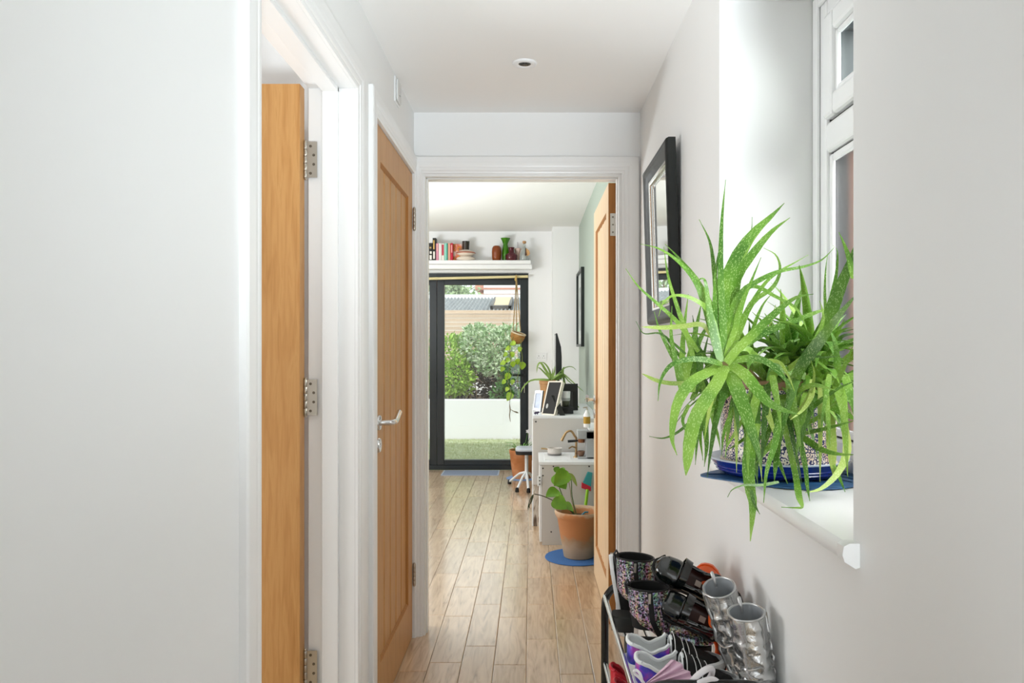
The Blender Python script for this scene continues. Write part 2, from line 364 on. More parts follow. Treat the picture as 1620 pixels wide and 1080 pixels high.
b = MB(); b.tube([(hp.x+0.004, DY0-0.008, hp.z-0.08), (hp.x+0.006, DY0-0.03, hp.z-0.10), (hp.x+0.004, DY0-0.03, hp.z-0.18)], 0.004, 6); b.build('key', STEEL, gd, smooth=40)
box('lintel_soffit', (-2.4, YB-0.0, ZT-0.002), (PX, DY0, ZT+0.004), TRIM, gd)

# --- oak doors
def oak_door(name, loc, w, h, th, m, edge=None, panel=True, boards=5, sw=0.10, top=0.115, bot=0.17, groove=0.010):
    """leaf in local coords: hinge edge at x=0, free edge at x=w, show face at y=0 (looks to -y), back at y=th"""
    r = srt(name)
    b = MB(); b.box((0, 0, 0), (sw, th, h)); b.build('hinge_stile', m, r, bevel=0.0012)
    b = MB(); b.box((w-sw, 0, 0), (w, th, h)); b.build('lock_stile', m, r, bevel=0.0012)
    b = MB(); b.box((sw, 0, h-top), (w-sw, th, h)); b.build('top_rail', m, r, bevel=0.0008)
    b = MB(); b.box((sw, 0, 0), (w-sw, th, bot)); b.build('bottom_rail', m, r, bevel=0.0008)
    n = boards; bw = (w-2*sw)/n
    for i in range(n):
        x0 = sw+i*bw; g = groove
        MB().rings([[(x0+g, 0.010, bot), (x0+bw-g, 0.010, bot), (x0+bw, 0.0165, bot), (x0+bw, th-0.01, bot), (x0, th-0.01, bot), (x0, 0.0165, bot)],
                    [(x0+g, 0.010, h-top), (x0+bw-g, 0.010, h-top), (x0+bw, 0.0165, h-top), (x0+bw, th-0.01, h-top), (x0, th-0.01, h-top), (x0, 0.0165, h-top)]]).build('panel_board', m, r)
    # quarter-round beading round the recess
    b = MB(); q = 0.011
    for (p0, p1, wx, wz) in (((sw, bot), (sw, h-top), 1, 0), ((w-sw, bot), (w-sw, h-top), -1, 0), ((sw, bot), (w-sw, bot), 0, 1), ((sw, h-top), (w-sw, h-top), 0, -1)):
        pr = [(0, 0.001), (0.25, 0.003), (0.6, 0.006), (0.9, 0.0095), (1.0, 0.0115), (0, 0.0115)]
        b.rings([[(pp[0]+wx*q*u, d, pp[1]+wz*q*u) for u, d in pr] for pp in (p0, p1)])
    b.build('panel_bead', edge or m, r)
    return r
def lever(root, x, z, side=-1, to=1, m=CHROME, y=0.0, bend=True):
    """round rose + cranked lever + escutcheon on face y; side = outward sign along y; to = lever direction along x"""
    b = MB(); b.lathe([(0.026, 0), (0.026, 0.004), (0.024, 0.008), (0.010, 0.009), (0.010, 0.012)], n=24, axis='y')
    for v in b.v: v.y = v.y*side
    b.v = [v+Vector((x, y, z)) for v in b.v]; b.build('rose', m, root, smooth=40, shift=False)
    b = MB(); pts = [(x, y, z), (x, y+side*0.038, z), (x+to*0.008, y+side*0.046, z), (x+to*0.062, y+side*0.047, z-0.001), (x+to*0.068, y+side*0.047, z), (x+to*0.120, y+side*0.050, z+0.026)]
    b.tube(pts, [0.009, 0.009, 0.0095, 0.0095, 0.0095, 0.0095], 14); b.build('lever_handle', m, root, smooth=50, shift=False)
    b = MB(); b.lathe([(0.025, 0), (0.025, 0.004), (0.022, 0.008), (0.008, 0.008), (0.008, 0.006)], n=24, axis='y')
    for v in b.v: v.y = v.y*side
    b.v = [v+Vector((x, y, z-0.075)) for v in b.v]; b.build('escutcheon', m, root, smooth=40, shift=False)
def hinge(root, knuckle, dirv, z0, h=0.102, leafw=0.032, m=STEEL, both=None, name='hinge'):
    """butt hinge: knuckle axis at (x,y), leaf flat spreading along dirv (unit, 2D) ; screws on the given normal side"""
    kx, ky = knuckle; b = MB()
    for i in range(5):
        za = z0+h*i/5+0.0006; zb = z0+h*(i+1)/5-0.0006; b.lathe([(0.0062, za), (0.0068, za+0.001), (0.0068, zb-0.001), (0.0062, zb)], (kx, ky, 0), 12)
    b.lathe([(0.002, z0-0.006), (0.0055, z0-0.003), (0.0055, z0)], (kx, ky, 0), 12); b.lathe([(0.0055, z0+h), (0.0055, z0+h+0.003), (0.002, z0+h+0.006)], (kx, ky, 0), 12)
    d = Vector((*dirv[0], 0)); n = Vector((*dirv[1], 0))
    o = Vector((kx, ky, 0)); c = [o, o+d*leafw, o+d*leafw+n*0.0025, o+n*0.0025]
    b.rings([[p+Vector((0, 0, z0)) for p in c], [p+Vector((0, 0, z0+h)) for p in c]])
    hg = b.build(name, m, root, smooth=35)
    b = MB()
    for k, zf in enumerate((0.12, 0.37, 0.63, 0.88)):
        p = o+d*leafw*(0.45 if k in (0, 3) else 0.72)+n*0.0022+Vector((0, 0, z0+h*zf)); ring = []
        u = d; v = Vector((0, 0, 1))
        def rg(r, dd): return [p+n*dd+(u*math.cos(2*PI*j/10)+v*math.sin(2*PI*j/10))*r for j in range(10)]
        b.rings([rg(0.0042, 0), rg(0.0040, 0.0012), rg(0.0012, 0.0006)])
    b.build('screw', mat('dark_steel_screw', '#6d665c', 0.4, 1.0), hg, smooth=40)
    return hg

# left-hand door, standing open into the left room (we see its face beside the hinges)
d1 = oak_door('door_1', None, 0.762, 1.975, 0.044, OAK, sw=0.125); d1.location = (-0.650, 2.133, 0.006); d1.rotation_euler = (0, 0, 0); d1.scale = (1, 1, 1)
# mirror it so that x runs to -X
for c in list(d1.children):
    me = c.data
    for v in me.vertices: v.co.x = -v.co.x
    me.flip_normals()
h1 = srt('trim_8', (-0.62, 2.17, 0))
for zc in (0.322, 1.097, 1.776):
    hinge(h1, (-0.6455, 2.1705), ((1, 0), (0, -1)), zc-0.051, leafw=0.034)
# closet door, shut, flush with its lining
d2 = oak_door('door_2', None, 0.785, 1.975, 0.040, OAK, edge=OAKE, sw=0.10); d2.location = (-0.507, 3.238, 0.006); d2.rotation_euler = (0, 0, -PI/2)
# local x -> -Y (hinge edge far), local -y -> ... show face must look to +X
d2.rotation_euler = (0, 0, -PI/2)
for c in list(d2.children):
    for v in c.data.vertices: v.co.y = -v.co.y
    c.data.flip_normals()
lever(d2, 0.785-0.062, 0.985, side=1, to=-1)
h2 = srt('trim_9', (-0.5, 3.24, 0))
for zc in (0.273, 1.79): hinge(h2, (-0.498, 3.2385), ((0, 1), (1, 0)), zc-0.045, 0.09, 0.006)
# kitchen door, standing open against the green wall
d3 = oak_door('door_3', None, 0.775, 1.972, 0.040, OAKP, edge=OAKE, sw=0.10, boards=5, groove=0.020); d3.location = (0.346, 3.392, 0.006); d3.rotation_euler = (0, 0, PI/2)
# local x -> +Y, local y -> -X ; show face must look to -X so flip y
for c in list(d3.children):
    for v in c.data.vertices: v.co.y = -v.co.y
    c.data.flip_normals()
lever(d3, 0.775-0.062, 0.955, side=1, to=-1)
MB().box((0.0005, -0.0395, 0.001), (-0.0012, -0.0005, 1.971)).build('hinge_edge', OAKE, d3, shift=False)
for zc in (0.27, 1.785):
    hg = MB(); hg.box((-0.0012, -0.036, zc-0.05), (-0.0032, -0.008, zc+0.05)); hg = hg.build('hinge_leaf', STEEL, d3, shift=False)
    b = MB()
    for k in (-0.034, 0, 0.034): b.lathe([(0.0042, -0.0030), (0.0040, -0.0042), (0.001, -0.0038)], (0, -0.020, zc+k), 10, axis='x')
    b.build('screw', mat('dark_steel_screw', '#6d665c', 0.4, 1.0), hg, smooth=40, shift=False)

# --- downlight and wall plate
dl = thing('ceiling_downlight', (-0.0225, 2.705, ZH), 'small round white recessed downlight in the white hall ceiling', 'ceiling light')
b = MB(); b.lathe([(0.022, -0.003), (0.028, -0.0075), (0.041, -0.006), (0.0445, -0.001), (0.0445, 0)], (-0.0225, 2.705, ZH), 32, cap0=False); b.build('bezel', WHITEP, dl, smooth=50)
b = MB(); b.lathe([(0.0225, -0.0032), (0.019, -0.0015), (0.0001, -0.0012)], (-0.0225, 2.705, ZH), 24, cap1=False, cap0=False); b.build('lamp_face', mat('lamp_reflector', '#77756f', 0.25, 0.9), dl, smooth=50)
b = MB()
for k in range(8):
    a = k*PI/4; b.tube([(-0.0225, 2.705, ZH-0.0030), (-0.0225+0.019*math.cos(a), 2.705+0.019*math.sin(a), ZH-0.0030)], 0.0013, 5)
b.lathe([(0.008, -0.0018), (0.007, -0.0045), (0.0001, -0.005)], (-0.0225, 2.705, ZH), 14, cap0=False, cap1=False); b.build('lens_ribs', mat('lamp_ribs', '#3d3b37', 0.4, 0.5), dl)
sp = thing('wall_sensor', (XL, 2.84, 2.15), 'small white plastic wall plate high on the left wall near the ceiling', 'wall plate')
b = MB(); b.box((XL, 2.795, 2.150), (XL+0.006, 2.885, 2.243)); b.build('back_plate', WHITEP, sp, bevel=0.002)
b = MB(); b.box((XL+0.006, 2.802, 2.157), (XL+0.014, 2.878, 2.236)); b.build('cover', mat('grey_white_plastic', '#dcdcda', 0.4), sp, bevel=0.004)
MB().box((XL+0.014, 2.835, 2.180), (XL+0.0155, 2.845, 2.184)).build('indicator', mat('dim_grey', '#9a9a98', 0.4), sp)
# ------------------------------------------------------------------ GARDEN
struct(MB().box((-7, 7.84, -0.10), (6, 10.74, -0.045)).build('ground_garden', mat('garden_soil', '#5c4a38', 0.9)))
GRASS = ramp_mat('green_lawn', [(0.3, '#a3ad80'), (0.5, '#b8bf9c'), (0.7, '#c9cfb4')], (1, 1, 1), 9, 6, 0.9, 0.1, 0, rand=0.12)
# lawn: blades in tufts, nobody could count them
lb = MB(); rr = random.Random(5)
for i in range(26000):
    y = rr.uniform(7.9, 10.70); x = rr.uniform(-1.75, 0.55)*(y/10.7)-0.15; h = rr.uniform(0.02, 0.042); a = rr.uniform(0, 2*PI); w = 0.004
    lx, ly = rr.uniform(-0.02, 0.02), rr.uniform(-0.02, 0.02); ca, sa = math.cos(a)*w, math.sin(a)*w
    lb.add([(x-ca, y-sa, -0.05), (x+ca, y+sa, -0.05), (x+lx, y+ly, -0.05+h)], [(0, 1, 2)])
lw = lb.build('lawn_grass', GRASS); tag(lw, 'short pale green lawn outside the glass garden doors', 'lawn', kind='stuff')
struct(MB().box((-3.2, 7.9, -0.05), (2.5, 10.72, -0.040)).build('ground_lawn', GRASS))
struct(box('wall_planter', (-6, 10.74, -0.1), (5, 10.90, 0.519), mat('white_planter_render', '#e6e5eb', 0.8, bump=(40, 0.05)), bevel=0.005))
struct(MB().box((-6, 10.90, 0.1), (5, 13.2, 0.44)).build('ground_planting_bed', mat('garden_soil', '#5c4a38', 0.9)))

# slatted fence
FW = ramp_mat('pale_fence_cedar', [(0.2, '#c3a48d'), (0.5, '#d6bba6'), (0.8, '#cbb19b')], (1.2, 10, 14), 5, 6, 0.75, 0.2, 0, rand=0.07)
fn = thing('slatted_fence', (-0.6, 12.3, 0), 'pale horizontal slatted wooden fence behind the garden shrubs', 'fence')
z = 1.865
while z > 0.75:
    box('slat', (-3.4, 12.30, z-0.058), (2.2, 12.322, z), FW, fn); z -= 0.0655
for x in (-3.0, -1.52, 0.3, 1.8): box('post', (x-0.03, 12.325, 0.44), (x+0.03, 12.39, 1.83), FW, fn)

# hedge shrubs: leaf meshes shared by scattering into a single foliage part each
def leafcard(b, p, d, n, L, w):
    d = d.normalized(); s = d.cross(n).normalized(); n2 = s.cross(d)
    b.add([p, p+d*L*0.4+s*w-n2*L*0.05, p+d*L, p+d*L*0.4-s*w-n2*L*0.05, p+d*L*0.45+n2*w*0.35], [(0, 1, 4), (1, 2, 4), (2, 3, 4), (3, 0, 4)])
def rdir(r):
    while True:
        v = Vector((r.uniform(-1, 1), r.uniform(-1, 1), r.uniform(-1, 1)))
        if 0.05 < v.length < 1: return v.normalized()
LG1 = ramp_mat('bright_shrub_leaf', [(0.25, '#6d9c2a'), (0.5, '#98c044'), (0.75, '#bddb6c')], nscale=9, rough=0.5, spec=0.4)
LG2 = ramp_mat('pale_highlit_leaf', [(0.25, '#55843f'), (0.42, '#94b57c'), (0.55, '#cfdfbd'), (0.75, '#f1f5e8')], nscale=11, rough=0.45, spec=0.5)  # pale leaf colour, lightened further to paint in leaf highlights
LG3 = ramp_mat('dark_shrub_leaf', [(0.25, '#2c5628'), (0.5, '#4c7d3c'), (0.8, '#7ba35f')], nscale=9, rough=0.4, spec=0.5)
BARK = ramp_mat('shrub_bark', [(0.3, '#6e5a42'), (0.6, '#9a8467'), (0.8, '#b5a284')], (6, 6, 1), 5, rough=0.85)
def shrub(name, label, blobs, m, n, seed, L=(0.06, 0.10), stems=(), group=None):
    """blobs = [(x, y, z, rx, ry, rz)]; leaves stand on and just below the blob surfaces"""
    r = random.Random(seed); x0 = sum(q[0] for q in blobs)/len(blobs)
    t = thing(name, (x0, blobs[0][1], 0.44), label, 'shrub', group); b = MB()
    vol = [q[3]*q[4]+q[3]*q[5]+q[4]*q[5] for q in blobs]; tot = sum(vol)
    for q, v in zip(blobs, vol):
        for i in range(int(n*v/tot)):
            d = rdir(r); d.y = -abs(d.y) if r.random() < 0.75 else d.y
            k = r.uniform(0.72, 1.06)+0.12*noise.noise(d*3+Vector((q[0], seed, 0)))
            p = Vector((q[0]+d.x*q[3]*k, q[1]+d.y*q[4]*k, q[2]+d.z*q[5]*k))
            if p.z < 0.45: continue
            g = (d+rdir(r)*0.9+Vector((0, 0, 0.25))).normalized(); l = r.uniform(*L)
            leafcard(b, p, g, rdir(r), l, l*0.26)
    f = b.build('foliage', m, t); f['kind'] = 'stuff'
    for pts, rad in stems:
        sb = MB(); sp_ = spline(pts, 8); sb.tube(sp_, [rad*(1-0.5*i/7) for i in range(8)], 7); sb.build('stem', BARK, t, smooth=60)
    return t
shrub('garden_shrub', 'bright green leafy shrub at the left of the planting bed beyond the garden doors',
      [(-1.30, 11.75, 0.98, 0.42, 0.4, 0.48), (-1.12, 11.5, 0.82, 0.25, 0.25, 0.28), (-0.95, 11.8, 1.25, 0.3, 0.3, 0.25), (-1.0, 11.5, 0.66, 0.12, 0.12, 0.12)], LG1, 2600, 11, (0.05, 0.085),
      stems=[([(-1.1, 11.6, 0.44), (-1.05, 11.55, 0.7), (-1.1, 11.6, 1.0)], 0.012), ([(-0.95, 11.65, 0.44), (-0.9, 11.6, 0.7), (-0.95, 11.7, 1.1)], 0.012), ([(-0.82, 11.6, 0.44), (-0.86, 11.6, 0.8), (-0.8, 11.7, 1.1)], 0.01)])
shrub('garden_shrub', 'tall shrub with small pale leaves in the middle of the bed beyond the garden doors',
      [(-0.72, 11.6, 1.28, 0.36, 0.33, 0.30), (-0.42, 11.5, 1.22, 0.36, 0.33, 0.33), (-0.55, 11.45, 1.02, 0.28, 0.25, 0.20), (-0.85, 11.7, 1.45, 0.2, 0.2, 0.17), (-0.3, 11.6, 1.42, 0.28, 0.25, 0.17)], LG2, 3600, 12, (0.05, 0.08),
      stems=[([(-0.34, 11.3, 0.46), (-0.42, 11.28, 0.72), (-0.53, 11.3, 0.98)], 0.022), ([(-0.28, 11.32, 0.46), (-0.36, 11.3, 0.72), (-0.45, 11.35, 1.02)], 0.016)])
shrub('garden_shrub', 'dark green bush low at the right of the planting bed beyond the garden doors',
      [(-0.12, 11.3, 0.74, 0.34, 0.3, 0.30), (-0.40, 11.2, 0.56, 0.18, 0.15, 0.14), (0.25, 11.4, 1.05, 0.3, 0.3, 0.45)], LG3, 1900, 13, (0.06, 0.10))
shrub('garden_shrub', 'purple-brown twiggy shrub low behind the white planter wall beyond the garden doors',
      [(-0.85, 12.0, 0.68, 0.5, 0.22, 0.30), (-0.4, 12.05, 0.7, 0.4, 0.2, 0.3)], ramp_mat('dark_twig_leaf', [(0.3, '#2e2724'), (0.6, '#54423c'), (0.8, '#5d6b3f')], nscale=8, rough=0.7), 1300, 14, (0.06, 0.12))

# neighbour's outbuilding with a corrugated roof and a roof light, brick house, tree
sh = thing('garden_outbuilding', (-0.4, 15, 0), 'low outbuilding with pale corrugated roof and roof light behind the fence', 'outbuilding')
RZ0, RY0, RZ1, RY1 = 1.90, 13.45, 2.31, 15.9
CR = ramp_mat('grey_corrugated_roof', [(0.3, '#7d8084'), (0.6, '#94979b'), (0.8, '#a9acaf')], (2, 1, 1), 6, rough=0.6, spec=0.4)
b = MB(); n = 752; X0, X1 = -4.2, 2.4; low = []; up = []
for i in range(n+1):
    x = X0+(X1-X0)*i/n; dz = 0.020*math.sin(2*PI*i/8)
    low.append((x, RY0, RZ0+dz)); up.append((x, RY1, RZ1+dz))
b.rings([low, up], False, False, closed=False); b.build('roof', CR, sh, smooth=60)
box('ridge_capping', (X0, RY1-0.06, RZ1-0.03), (X1, RY1+0.25, RZ1+0.065), mat('white_render', '#f3f3f3', 0.8), sh)
box('wall', (X0+0.1, RY0+0.1, 0), (X1-0.1, RY0+0.3, RZ0-0.03), mat('white_render', '#f3f3f3', 0.8), sh)
def onroof(t): return RY0+(RY1-RY0)*t, RZ0+(RZ1-RZ0)*t
(ya, za), (yb, zb) = onroof(0.12), onroof(0.78)
xa, xb = -0.74, -0.36
b = MB()
for p, q in (((xa, ya), (xa+0.05, yb)), ((xb-0.05, ya), (xb, yb)), ((xa, ya), (xb, ya+0.14)), ((xa, yb-0.14), (xb, yb))):
    def zz(y): return RZ0+(RZ1-RZ0)*(y-RY0)/(RY1-RY0)
    vs = [(p[0], p[1], zz(p[1])), (q[0], p[1], zz(p[1])), (q[0], q[1], zz(q[1])), (p[0], q[1], zz(q[1]))]
    b.rings([vs, [(v[0], v[1], v[2]+0.07) for v in vs]])
rl = b.build('roof_light', mat('roof_light_frame', '#4c4745', 0.5), sh)
vs = [(xa+0.04, ya+0.1, za+0.05), (xb-0.04, ya+0.1, za+0.05), (xb-0.04, yb-0.1, zb+0.05), (xa+0.04, yb-0.1, zb+0.05)]
MB().rings([vs, [(v[0], v[1], v[2]+0.012) for v in vs]]).build('blind', mat('cream_blind', '#d9bc97', 0.6), rl)
hs = thing('brick_house', (-0.5, 26, 0), 'red brick house with white eaves far behind the corrugated roof', 'house')
def brickwork(name, axis):
    """brick texture laid on a vertical face that runs along axis"""
    m = bpy.data.materials.new(name); m.use_nodes = True; nt = m.node_tree; bs = nt.nodes['Principled BSDF']; bs.inputs['Roughness'].default_value = 0.9
    bk = nt.nodes.new('ShaderNodeTexBrick'); bk.inputs['Color1'].default_value = (*lin('#c08a70'), 1); bk.inputs['Color2'].default_value = (*lin('#b27258'), 1); bk.inputs['Mortar'].default_value = (*lin('#d8c4b4'), 1); bk.inputs['Scale'].default_value = 4.4
    tc = nt.nodes.new('ShaderNodeTexCoord'); sp = nt.nodes.new('ShaderNodeSeparateXYZ'); cb = nt.nodes.new('ShaderNodeCombineXYZ')
    nt.links.new(tc.outputs['Object'], sp.inputs[0]); nt.links.new(sp.outputs[axis], cb.inputs[0]); nt.links.new(sp.outputs['Z'], cb.inputs[1]); nt.links.new(cb.outputs[0], bk.inputs['Vector']); nt.links.new(bk.outputs[0], bs.inputs['Base Color']); return m
BR, BR2 = brickwork('red_brickwork', 'X'), brickwork('red_brick_side_wall', 'Y')
box('wall', (-1.75, 26, 0), (6, 32, 3.15), BR, hs); box('side_wing', (-2.05, 26.3, 0), (-1.78, 31, 3.0), mat('white_render', '#f3f3f3', 0.8), hs)
box('eaves', (-1.6, 25.7, 3.12), (0.0, 26.0, 3.42), mat('white_render', '#f3f3f3', 0.8), hs)
b = MB(); b.prism([(25.6, 3.25), (32.4, 3.25), (29, 5.4)], 'x', -1.9, 6.2); b.build('roof', mat('clay_roof_tile', '#a8705c', 0.8, var=(3, 0.15)), hs)
box('air_vent', (0.28, 25.95, 2.42), (0.46, 26.0, 2.72), mat('dark_vent', '#3f3935', 0.7), hs)
t = thing('garden_tree', (-2.3, 18, 0), 'loose pale-leaved tree rising behind the outbuilding roof at left', 'tree'); b = MB(); r = random.Random(21)
for q in ((-2.25, 18.0, 2.75, 0.75, 0.5, 0.42), (-1.75, 18.2, 2.6, 0.5, 0.4, 0.3), (-2.7, 18.0, 3.1, 0.8, 0.5, 0.5)):
    for i in range(420):
        d = rdir(r)*r.uniform(0.3, 1); p = Vector((q[0]+d.x*q[3], q[1]+d.y*q[4], q[2]+d.z*q[5])); l = r.uniform(0.09, 0.15); leafcard(b, p, rdir(r), rdir(r), l, l*0.28)
f = b.build('foliage', ramp_mat('pale_tree_leaf', [(0.3, '#77905c'), (0.55, '#a6b88e'), (0.8, '#c6d0b2')], nscale=6, rough=0.6), t); f['kind'] = 'stuff'
for pts in ([(-2.3, 18, 0), (-2.25, 18, 1.5), (-2.35, 18, 2.9)], [(-2.25, 18, 1.6), (-1.9, 18.1, 2.3), (-1.7, 18.2, 2.75)]):
    MB().tube(spline(pts, 7), [0.07-0.007*i for i in range(7)], 8).build('trunk', BARK, t, smooth=60)
# brick wall of the next house, across the side passage from the hall window
sw_ = struct(box('wall_neighbour', (1.75, 2.6, -0.3), (1.95, 9.5, 2.35), BR2)); struct(box('wall_neighbour_upper', (1.72, 2.6, 2.35), (1.95, 9.5, 4.6), mat('dark_slate_cladding', '#55585c', 0.7, var=(4, 0.3))))

# ------------------------------------------------------------------ KITCHEN
# floating shelf over the garden doors
box_sh = tag(MB().box((-2.3, 7.60, 2.088), (-0.002, YB-0.001, 2.125)).build('wall_shelf', TRIM, bevel=0.002), 'long white shelf above the garden doors', 'shelf')
tr = struct(box('trim_10', (-2.3, 7.63, 2.040), (0.012, YB-0.001, 2.0875), TRIM, bevel=0.006))
SZ, SY = 2.1255, 7.66
def sx(px, Y=SY): return (px-VPX)*Y/FPX
def book(x0, x1, h, m, label, d=0.13, name='book', y=None, band=None, pages=True, marks=()):
    y0 = y or 7.625; xa, xb = sx(x0, y0), sx(x1, y0)-0.0006
    r = thing(name, ((xa+xb)/2, y0+d/2, SZ), label, 'book'); w = xb-xa; c = 0.0022
    b = MB(); b.box((xa, y0, SZ), (xa+c, y0+d, SZ+h)); b.box((xb-c, y0, SZ), (xb, y0+d, SZ+h))
    b.add([], []); sp_ = [(xa, y0+0.004), (xa+w*0.2, y0+0.0008), (xa+w*0.5, y0), (xb-w*0.2, y0+0.0008), (xb, y0+0.004), (xb, y0+0.007), (xa, y0+0.007)]
    b.prism(sp_, 'z', SZ, SZ+h); b.build('cover', m, r)
    box('pages', (xa+c, y0+0.007, SZ+0.003), (xb-c, y0+d-0.004, SZ+h-0.004), mat('book_pages', '#e8e0cf', 0.8), r)
    for (u0, u1, v0, v1, mm) in marks:
        MB().box((xa+w*u0, y0-0.0009, SZ+h*v0), (xa+w*u1, y0+0.003, SZ+h*v1)).build('spine_panel', mm, r)
    return r
def pm(name, c, r=0.5): return mat(name, c, r)
IV, BLK = pm('ivory_print', '#ece6dc'), pm('black_cover', '#23211f')
book(678.5, 684.3, 0.176, pm('charcoal_cover', '#2a2725'), 'black book with big white spine lettering, leftmost of the shelf above the doors', marks=((0.2, 0.8, 0.05, 0.30, IV), (0.25, 0.8, 0.38, 0.52, IV), (0.2, 0.7, 0.68, 0.78, pm('tan_print', '#b89a68'))))
book(684.5, 689.6, 0.226, BLK, 'tallest book, black with a gold spine band, near the left end of the shelf', d=0.10, marks=((0.15, 0.6, 0.50, 0.90, pm('gold_print', '#d2aa5c')), (0.15, 0.7, 0.07, 0.40, IV)))
book(689.8, 694.0, 0.172, pm('pink_cover', '#dc93a8'), 'pink-spined book standing right of the tall black book on the shelf', marks=((0.2, 0.8, 0.55, 0.95, pm('rose_print', '#e9a9a6')),))
book(694.2, 698.3, 0.174, pm('white_cover', '#ece9e4'), 'white-spined book between the pink and the red-and-white books on the shelf')
book(698.5, 703.0, 0.170, pm('red_white_cover', '#efe9df'), 'book with red upper spine and white foot on the shelf', marks=((0.08, 0.8, 0.30, 0.94, pm('crimson_print', '#b93349')),))
book(703.2, 708.2, 0.174, pm('mint_cover', '#8fd3c2'), 'mint green book on the shelf above the doors', marks=((0.62, 0.95, 0.02, 0.98, pm('teal_print', '#3f9a80')),))
book(708.4, 712.4, 0.173, pm('salmon_cover', '#e3a58d'), 'salmon pink book right of the mint green book on the shelf', marks=((0.0, 0.12, 0.02, 0.98, pm('brown_print', '#6f5a4c')),))
book(712.6, 716.4, 0.174, pm('red_cover', '#c4213d'), 'bright red book, rightmost of the upright spines on the shelf', marks=((0.35, 0.75, 0.45, 0.9, pm('pale_red_print', '#f0b9b0')),))
r = thing('picture_book', (sx(724), 7.685, SZ), 'illustrated orange and cream book standing face-on behind the pebble-shaped vase', 'book')
PB = ramp_mat('illustrated_cover', [(0.35, '#f0e2d2'), (0.45, '#e8b2a0'), (0.52, '#d0562f'), (0.58, '#e9a531'), (0.64, '#8e2f1e'), (0.72, '#f3ddd0')], (1, 1, 1), 16, 2, 0.5)
b = MB(); b.box((sx(716.8, 7.67), 7.672, SZ), (sx(730.5, 7.67), 7.676, SZ+0.172)); b.box((sx(716.8, 7.67), 7.690, SZ), (sx(730.5, 7.67), 7.694, SZ+0.172)); b.box((sx(716.8, 7.67), 7.672, SZ), (sx(716.8, 7.67)+0.003, 7.694, SZ+0.172)); b.build('cover', PB, r)
box('pages', (sx(716.8, 7.67)+0.004, 7.676, SZ+0.002), (sx(730.5, 7.67)-0.003, 7.690, SZ+0.168), mat('book_pages', '#e8e0cf', 0.8), r)
# vases
k = SY/FPX
CRV = ramp_mat('cream_stoneware', [(0.3, '#e8d9c8'), (0.6, '#f0e4d6'), (0.8, '#dcc0a8')], (1, 1, 4), 5, rough=0.4)
v = thing('pebble_vase', (sx(737), 7.655, SZ), 'cream vase of two stacked pebble discs with a dark brown neck on the shelf', 'vase'); c = (sx(737), 7.655, SZ)
b = MB(); R1, R2 = 15.2*k, 15.5*k
b.lathe([(R1*0.55, 0), (R1*0.9, 0.008), (R1, 0.020), (R1*0.88, 0.033), (R1*0.55, 0.044), (R1*0.45, 0.048)], c, 32); b.build('lower_disc', CRV, v, smooth=60)
b = MB(); b.lathe([(R2*0.4, 0.046), (R2*0.7, 0.056), (R2*0.97, 0.074), (R2, 0.079), (R2*0.9, 0.087), (R2*0.55, 0.103), (R2*0.36, 0.110)], c, 32); b.build('upper_disc', CRV, v, smooth=60)
b = MB(); b.lathe([(R2*0.935, 0.0715), (R2*1.004, 0.0765), (R2*1.005, 0.080), (R2*0.945, 0.0845)], c, 32, False, False); b.build('glaze_band', mat('rust_glaze', '#a8593f', 0.35), v, smooth=60)
b = MB(); q = 6.0*k; b.lathe([(q*0.86, 0.108), (q*0.9, 0.14), (q, 0.196), (q*0.93, 0.196), (q*0.8, 0.13), (0.001, 0.128)], c, 28, cap1=False); b.build('neck', mat('dark_brown_glass', '#2f2219', 0.15, spec=0.7), v, smooth=45)
def gvase(name, cx, y, prof, m, label, dark=None):
    v = thing(name, (sx(cx, y), y, SZ), label, 'vase'); kk = y/FPX
    outer = [(r*kk, z*kk) for r, z in prof]; inner = [(max(r-0.004, 0.001), z) for r, z in outer][::-1]; inner = [(r, max(z, 0.006)) for r, z in inner]
    b = MB(); b.lathe(outer+inner, (sx(cx, y), y, SZ), 32); b.build('body', m, v, smooth=50); return v
AMB = mat('amber_glass', '#a4521f', 0.08, spec=0.6, trans=0.45); GRN = mat('green_glass', '#4f9a14', 0.06, spec=0.6, trans=0.45); MAR = mat('maroon_glass', '#6d2530', 0.06, spec=0.6, trans=0.45)
gvase('amber_vase', 785.6, 7.65, [(5.5, 0), (6.9, 1.2), (7.4, 6), (7.6, 14), (7.2, 19.5), (5.8, 22.6), (4.2, 23.6)], AMB, 'rounded amber glass vase, leftmost of the coloured vases on the shelf')
gvase('green_vase', 799.6, 7.69, [(5.2, 0), (5.6, 6), (5.9, 12), (5.4, 18), (4.0, 25), (3.7, 27), (4.6, 29.5), (6.6, 34), (7.7, 36.3)], GRN, 'tall green glass vase with a pinched waist on the shelf')
gvase('maroon_vase', 809.0, 7.64, [(7.6, 0), (8.8, 1.5), (9.6, 8), (8.6, 9.8), (4.6, 12.4), (4.0, 15), (4.1, 19), (5.2, 20.6)], MAR, 'squat maroon glass bottle vase with a flared base on the shelf')
v = thing('reed_diffuser', (sx(819.5, 7.70), 7.70, SZ), 'blush pink diffuser bottle with a thin rod behind the maroon vase', 'diffuser'); kk = 7.70/FPX
b = MB(); b.lathe([(4.4*kk, 0), (4.6*kk, 2*kk), (4.6*kk, 14*kk), (6.2*kk, 19.6*kk), (5.6*kk, 20.3*kk), (0.3*kk, 20*kk)], (sx(819.5, 7.7), 7.70, SZ), 24); b.build('bottle', mat('blush_ceramic', '#dcbfb2', 0.4), v, smooth=50)
MB().tube([(sx(819, 7.7), 7.70, SZ+0.12), (sx(819, 7.7), 7.70, SZ+30.5*kk)], 0.0042, 6).build('rod', mat('lilac_rod', '#c4bcc4', 0.5), v)
